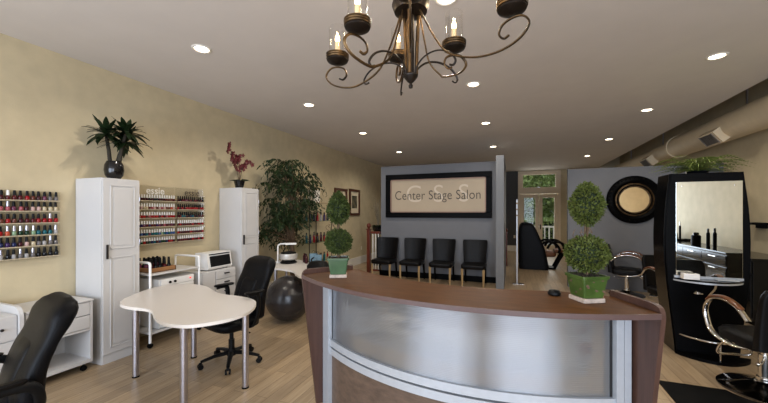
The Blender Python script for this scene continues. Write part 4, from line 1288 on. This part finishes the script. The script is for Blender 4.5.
b = B(c); disc_ring(b, [(.29, .03), (.288, .058), (.272, .058), (.265, .03)]); b.done('inner_gold_ring', M['brass'], t, 50)
b = B(c); b.loft([[(c[0] + .27 * math.cos(2 * PI * k / 48), c[1] + .035 - y, c[2] + .27 * math.sin(2 * PI * k / 48)) for k in range(48)] for y in (.0, .03)]); b.done('mirror_glass', M['mirror_tan'], t, 30)

# ------------------------------------------------------------------ styling chairs (front = -y)
def styling_chair(loc, rz, label, br=.31, sc=1.0):
    t = thing('styling_chair', label, 'salon chair', loc, rz)
    b = B(); b.lathe([(br, .0), (br, .012), (br * .96, .022), (br * .6, .045), (.09, .075), (.07, .10), (0, .10)], seg=48); b.done('base_plate', M['chrome_dark'], t, 40)
    b = B(); b.cyl((0, 0, .09), (0, 0, .34), .042, None, 20); b.cyl((0, 0, .33), (0, 0, .44), .028, None, 16); b.lathe([(.055, .09), (.06, .10), (.055, .13), (.043, .135)], seg=20); b.done('hydraulic_column', M['chrome'], t)
    b = B(); b.tube([(.03, .04, .31), (.12, .14, .30), (.20, .22, .32)], .008, 8); b.ball((.205, .225, .325), .018, 10, 8); b.done('pump_lever', M['chrome'], t)
    b = B(); b.loft([sring(0, 0, .425, .46, .44, .4), sring(0, -.0, .44, .51, .50, .4), sring(0, 0, .51, .52, .52, .4), sring(0, 0, .54, .48, .48, .45), sring(0, 0, .55, .36, .36, .5)]); b.done('seat', M['leather_dull'], t, 50)
    b = B(); rings = []
    for k in range(13):
        f = k / 12; z = .46 + .54 * f
        e = 1 - .12 * max(0, (f - .85) / .15) ** 2
        rings.append(sring(0, .255 + .03 * f + .05 * f * f, z, .50 * e, .10 - .035 * f, .35, 28))
    b.loft(rings); b.done('backrest', M['leather_dull'], t, 50)
    for s in (-1, 1):
        x = s * .285
        b = B(); b.tube(catmull([(x, .24, .70), (x * 1.02, .12, .80), (x * 1.03, -.04, .835), (x * 1.03, -.20, .80), (x * 1.03, -.29, .70), (x * 1.02, -.28, .58), (x, -.20, .46), (x * .96, .02, .42), (s * .20, .12, .425)], 7), .020, 10, flat=(1.3, .75)); a = b.done('armrest', M['chrome'], t, 70)
        b = B(); b.tube(catmull([(x, .17, .785), (x * 1.02, .08, .83), (x * 1.03, -.04, .855), (x * 1.03, -.18, .83), (x * 1.03, -.265, .77)], 5), [.010] + [.030] * 19 + [.012], 10, flat=(1.0, .5)); b.done('arm_pad', M['arm_wood'], a, 70)
    b = B(); b.tube(catmull([(-.13, -.20, .43), (-.14, -.33, .30), (-.14, -.37, .20), (0, -.385, .19), (.14, -.37, .20), (.14, -.33, .30), (.13, -.20, .43)], 5), .012, 8); b.done('footrest', M['chrome'], t, 70)
    return t
M['chrome_dark'] = mat('smoked_chrome', (120, 116, 112), 0.14, 1.0, noise=.05)
styling_chair((2.13, 8.20, 0), R(72), 'black styling chair with wooden armrests below the round mirror')
styling_chair((2.20, 6.25, 0), R(10), 'black styling chair half hidden behind the mirror station')
styling_chair((2.20, 4.27, 0), R(-172), 'black styling chair in the right foreground in front of the mirror station', .33)

# floor mat with a round cut-out for the chair base
mc = Vector((2.20, 4.27)); pts = [(1.33, 3.10), (2.75, 3.10), (2.75, 4.13)]
rad = .37; a0 = math.asin((4.13 - mc.y) / rad)
for k in range(25):
    a = a0 - (PI + 2 * a0) * k / 24
    pts.append((mc.x + rad * math.cos(a), mc.y + rad * math.sin(a)))
pts.append((1.33, 4.13))
b = B((2.0, 3.6, 0)); b.prism(pts, 0.001, .014)
tag(b.done('floor_mat', M['rubber_shiny'] if 'rubber_shiny' in M else M['rubber'], None, 30), 'black anti-fatigue floor mat under the foreground styling chair', 'mat')

# ------------------------------------------------------------------ mirror station
SY = 5.03
c = (2.09, SY + .2, 0)
t = thing('mirror_station', 'glossy black barrel-shaped styling station with tall mirror', 'styling station', c)
def sil(z):
    f = z / 2.13
    bul = math.sin(PI * min(1, max(0, f)) ** 1.25)
    xl = 1.80 - (1.80 - 1.745) * f - .075 * bul; xr = 2.395 + (2.428 - 2.395) * f + .075 * bul
    return xl, xr
zs = [2.135 * k / 16 for k in range(17)]
def body(b, y0, y1, ins=0.0):
    L = [(sil(z)[0] + ins, z) for z in zs]; Rr = [(sil(z)[1] - ins, z) for z in reversed(zs)]
    o = L + Rr
    b.loft([[(x, y0, z) for x, z in o], [(x, y1, z) for x, z in o]])
b = B(c); body(b, SY + .03, SY + .36); b.done('cabinet_body', M['gloss_black'], t, 30)
b = B(c)
def mx(z0, z1, x0, x1): b.bb(x0, x1, SY, SY + .03, z0, z1)
L = [(sil(z)[0] + .012, z) for z in zs]; Rr = [(sil(z)[1] - .012, z) for z in reversed(zs)]
b.loft([[(x, SY, z) for x, z in L + Rr], [(x, SY + .03, z) for x, z in L + Rr]]); b.done('front_panel', M['satin_black'], t, 30)
b = B(c); b.bb(1.797, 2.404, SY - .012, SY, .93, 2.035, .003); m_ = b.done('mirror_glass', M['mirror'], t)
for x in (1.86, 2.34): B(c).cyl((x, SY - .012, 1.985), (x, SY - .017, 1.985), .009, None, 12).done('mirror_screw', M['chrome'], m_)
def half(b, z0, z1, d, x0=1.775, x1=2.415, y=SY):
    n = 20
    o = [(x0, y)] + [(x0 + (x1 - x0) * k / n, y - d * (math.sin(PI * (k + .0) / n)) ** .7) for k in range(1, n)] + [(x1, y)]
    b.prism(o, z0, z1)
b = B(c); half(b, .885, .905, .20); l = b.done('ledge', M['gloss_black'], t, 30)
b = B(c); half(b, .868, .886, .205); b.done('ledge_trim', M['alu'], l, 30)
b = B(c); b.bb(1.78, 2.41, SY - .02, SY - .001, .905, .93); b.done('mirror_rail', M['alu'], t)
b = B(c)
n = 20
b.tube([(1.84 + .52 * k / n, SY - .22 * math.sin(PI * k / n) ** .8, .235) for k in range(n + 1)], .013, 8); f = b.done('footrest_bar', M['chrome'], t, 70)
B(c).cyl((2.12, SY - .21, .235), (2.12, SY - .21, .03), .009).done('reflection_rod', M['chrome'], f)  # added chrome rod standing in for a vertical reflection in the black front
b = B(c); half(b, 0, .035, .24, 1.79, 2.48); b.done('plinth', M['satin_black'], t, 30)
b = B(c); b.tube([(1.98 + .04 * math.cos(2 * PI * k / 16), SY - .07 + .04 * math.sin(2 * PI * k / 16), .745) for k in range(17)], .009, 8); b.cyl((1.98, SY - .03, .745), (1.98, SY, .745), .012); b.done('dryer_holder', M['chrome'], t, 70)
b = B(c); b.tube(catmull([(2.16, SY - .03, .868), (2.15, SY - .035, .80), (2.10, SY - .03, .72), (2.08, SY - .02, .66)], 5), .010, 8); b.done('power_cord', M['tan_wood'], t, 70)
o = thing('tissue_box', 'white tissue box on the mirror station ledge', 'tissue box', (1.90, SY - .09, .9055))
B().bb(-.075, .075, -.045, .045, 0, .065, .006).done('carton', M['box_white'], o); B().bb(-.04, .04, -.018, .018, .0655, .0665).done('slot', M['screen'], o)
tag(B((2.22, SY - .09, .9055)).bb(2.14, 2.33, SY - .12, SY - .05, .906, .916, .003).done('comb_tray', M['alu'], None), 'flat silver comb tray on the mirror station ledge', 'tray')
# fern on the station
c = (2.08, SY + .19, 2.136)
t = thing('potted_fern', 'arching green fern on top of the mirror station', 'potted plant', c)
B(c).lathe([(.09, 0), (.11, .035), (.10, .035), (0, .03)], c, 20).done('pot', M['black_pot'], t)
b = B(c)
for k in range(70):
    a = 2 * PI * k / 70 + random.uniform(-.1, .1); L = random.uniform(.26, .42) * (1.25 if abs(math.cos(a)) > .7 else .8); up = random.uniform(.02, .17)
    d = Vector((math.cos(a), math.sin(a), 0)); s = Vector((-d.y, d.x, 0)); prev = None
    for q in range(15):
        f = q / 14
        p = Vector(c) + Vector((0, 0, .035)) + d * L * f + Vector((0, 0, up * math.sin(PI * f * .75) * 1.2 - .05 * f * f))
        w = .075 * math.sin(PI * (.14 + .82 * f))
        for sg in (-1, 1):
            b.leaf(p, s * sg + d * .35 - Vector((0, 0, .15)), (0, 0, 1), w, .026, .1)
        if prev is not None: b.leaf(prev, p - prev, (0, 0, 1), (p - prev).length, .006, 0)
        prev = p
b.done('fronds', M['fern'], t, 0)

# ------------------------------------------------------------------ workstations along the right wall
def wall_vanity(y0, y1, ztop, label, d=.55, draw=3):
    c = (WR - d / 2, (y0 + y1) / 2, 0)
    t = thing('wall_vanity', label, 'vanity', c)
    B(c).bb(WR - d + .03, WR - .004, y0 + .02, y1 - .02, .08, ztop - .04, .003).done('carcass', M['gloss_black'], t)
    B(c).bb(WR - d + .08, WR - .02, y0 + .04, y1 - .04, 0, .08).done('plinth', M['satin_black'], t)
    B(c).bb(WR - d, WR - .004, y0, y1, ztop - .04, ztop, .006).done('counter_top', M['gloss_black'], t)
    w = (y1 - y0 - .06) / draw
    for k in range(draw):
        for z0, z1 in ((ztop - .24, ztop - .06), (.12, ztop - .26)):
            e = B(c).bb(WR - d + .012, WR - d + .03, y0 + .03 + k * w + .006, y0 + .03 + (k + 1) * w - .006, z0, z1, .004).done('drawer' if z0 > .2 else 'door', M['gloss_black'], t)
            B(c).bb(WR - d - .010, WR - d + .002, y0 + .03 + (k + .35) * w, y0 + .03 + (k + .65) * w, (z1 - .05), (z1 - .035), .003).done('handle', M['chrome'], e)
    return t
wall_vanity(6.55, 8.05, 1.0, 'black vanity counter along the right wall behind the mirror station', .62)
wall_vanity(.25, 2.7, 1.0, 'black vanity counter with bottles reflected at right in the station mirror', .55)
wall_vanity(-1.7, .05, 1.05, 'black vanity counter farthest forward, reflected at left in the station mirror', .55)
o = thing('wall_shelf', 'small black shelf on the beige wall right of the mirror station', 'shelf', (WR - .11, 7.5, 1.47))
B().bb(-.11, .108, -.16, .16, 0, .035, .004).done('board', M['satin_black'], o); B().bb(.07, .108, -.12, .12, -.06, 0, .004).done('bracket', M['satin_black'], o)
for k, (y, z, x, h, r, nm) in enumerate(((1.66, 1.0, 3.5, .36, .03, 'tall black styling spray can, left of two on the vanity reflected at right'), (1.90, 1.0, 3.5, .38, .03, 'tall black styling spray can, right of two on the vanity reflected at right'),
                                 (1.18, 1.0, 3.5, .26, .08, 'squat black jar on the vanity reflected at right in the station mirror'),
                                 (-.12, 1.05, 3.7, .40, .022, 'slim black bottle on the farthest forward vanity'), (-.32, 1.05, 3.65, .15, .07, 'small black jar on the farthest forward vanity'), (-.70, 1.05, 3.65, .22, .06, 'black pump bottle on the farthest forward vanity'))):
    o = thing('styling_bottle', nm, 'bottle', (x, y, z + .001))
    B().lathe([(r, 0), (r, h * .72), (r * .8, h * .78), (0, h * .78)], seg=18).done('body', M['satin_black'], o)
    B().lathe([(r * .6, h * .78), (r * .6, h * .97), (r * .4, h), (0, h)], seg=18).done('cap', M['gloss_black'] if k != 3 else M['chrome'], o)

# ------------------------------------------------------------------ chandelier
HC = Vector((-.50, 1.70, 0))
t = thing('chandelier', 'dark bronze scroll-arm chandelier with candle bulbs in glass cylinders', 'chandelier', (HC.x, HC.y, 2.33))
o3 = (HC.x, HC.y, 2.33)
b = B(o3)
b.lathe([(.0, 2.695), (.03, 2.697), (.085, 2.715), (.098, 2.75), (.090, 2.78), (.03, 2.80), (.02, 2.85), (.0, 2.85)], (HC.x, HC.y, 0), 28)
b.cyl((HC.x, HC.y, 2.84), (HC.x, HC.y, CZ - .03), .010); b.lathe([(.07, CZ - .03), (.07, CZ)], (HC.x, HC.y, 0), 24)
b.done('hub', M['iron'], t)
B(o3).lathe([(.0, 2.318), (.010, 2.322), (.012, 2.335), (.006, 2.345), (.018, 2.355), (.036, 2.378), (.038, 2.386), (.018, 2.40), (.018, 2.72), (0, 2.72)], (HC.x, HC.y, 0), 20).done('stem_and_finial', M['iron'], t)
for a in (.6, 2.7, 4.8):
    b = B(o3); b.tube([(HC.x + .03 * math.cos(a), HC.y + .03 * math.sin(a), 2.39), (HC.x + .034 * math.cos(a), HC.y + .034 * math.sin(a), 2.55), (HC.x + .045 * math.cos(a), HC.y + .045 * math.sin(a), 2.74)], .010, 8); b.done('stem_rod', M['brass'], t, 70)
def pt(u, v, D):
    l = (u - 384) / F; s, c_ = math.sin(PSI), math.cos(PSI)
    return Vector((D * (-s + l * c_), D * (c_ + l * s), 1.68 + (212 - v) / F * D))
cups = [tuple(pt(u, v, D) - Vector((0, 0, .02))) for u, v, D in ((512, 8, 1.42), (454, 47.3, 1.82), (398.5, 58.3, 2.1), (337.5, 59.7, 1.9), (357.5, 26.7, 1.57))] + [(-.375, 1.268, 2.51)]
for cx_, cy_, cz_ in cups:
    v = Vector((cx_ - HC.x, cy_ - HC.y, 0)); Rr = v.length; d = v.normalized()
    def q(r, z): return Vector((HC.x, HC.y, 0)) + d * r + Vector((0, 0, z))
    zc = cz_ - .018
    k = .45 / .45
    arm = [q(.045, 2.735), q(.10 * Rr / .45 + .02, zc + .06), q(.19 * Rr / .45, zc - .055), q(.30 * Rr / .45, zc - .115), q(Rr - .055, zc - .125), q(Rr + .03, zc - .098), q(Rr + .07, zc - .05), q(Rr + .045, zc - .010), q(Rr, zc - .004), q(Rr - .042, zc - .020), q(Rr - .055, zc - .055), q(Rr - .035, zc - .078), q(Rr - .012, zc - .070)]
    b = B(o3); b.tube(catmull(arm, 6), .0055, 8, flat=(1.3, .8)); a_ = b.done('arm', M['brass'], t, 70)
    if cy_ > 1.3: b = B(o3); b.tube(catmull([q(.03, 2.385), q(.04, 2.425), q(.09, 2.462), q(.16, 2.468), q(.225, 2.44), q(.26, 2.395), q(.25, 2.372), q(.23, 2.378)], 5), .0052, 8, flat=(1.2, .8)); b.done('lower_scroll', M['iron'], t, 70)
    B(o3).lathe([(.0, -.008), (.03, -.004), (.055, .008), (.059, .014), (.057, .024), (.0, .024)], (cx_, cy_, cz_), 28).done('cup', M['iron'], a_, 40)
    B(o3).lathe([(.054, .020), (.062, .022), (.063, .028), (.059, .030), (.063, .033), (.064, .039), (.060, .041), (.064, .043), (.064, .048), (.058, .050), (.0, .046)], (cx_, cy_, cz_), 28, cap=False).done('cup_band', M['brass'], a_, 40)
    B(o3).lathe([(.0, .045), (.0135, .045), (.0135, .115), (.0, .115)], (cx_, cy_, cz_), 14).done('candle_sleeve', M['candle'], a_)
    B(o3).lathe([(.0, .113), (.008, .116), (.013, .130), (.010, .148), (.004, .163), (.001, .172), (0, .172)], (cx_, cy_, cz_), 14).done('flame_bulb', M['bulb'], a_, 60)
    b = B(o3); b.lathe([(.046, .047), (.046, .20), (.0445, .20), (.0445, .047)], (cx_, cy_, cz_), 28, cap=False); b.done('glass_cylinder', M['hurricane'], a_, 60)
    l = bpy.data.lights.new('candle_light', 'POINT'); l.energy = 1.6; l.color = (1, .74, .45); l.shadow_soft_size = .02
    lo = bpy.data.objects.new('candle_light', l); COL.objects.link(lo); lo.parent = t; lo.location = Vector((cx_, cy_, cz_ + .24)) - Vector(o3)
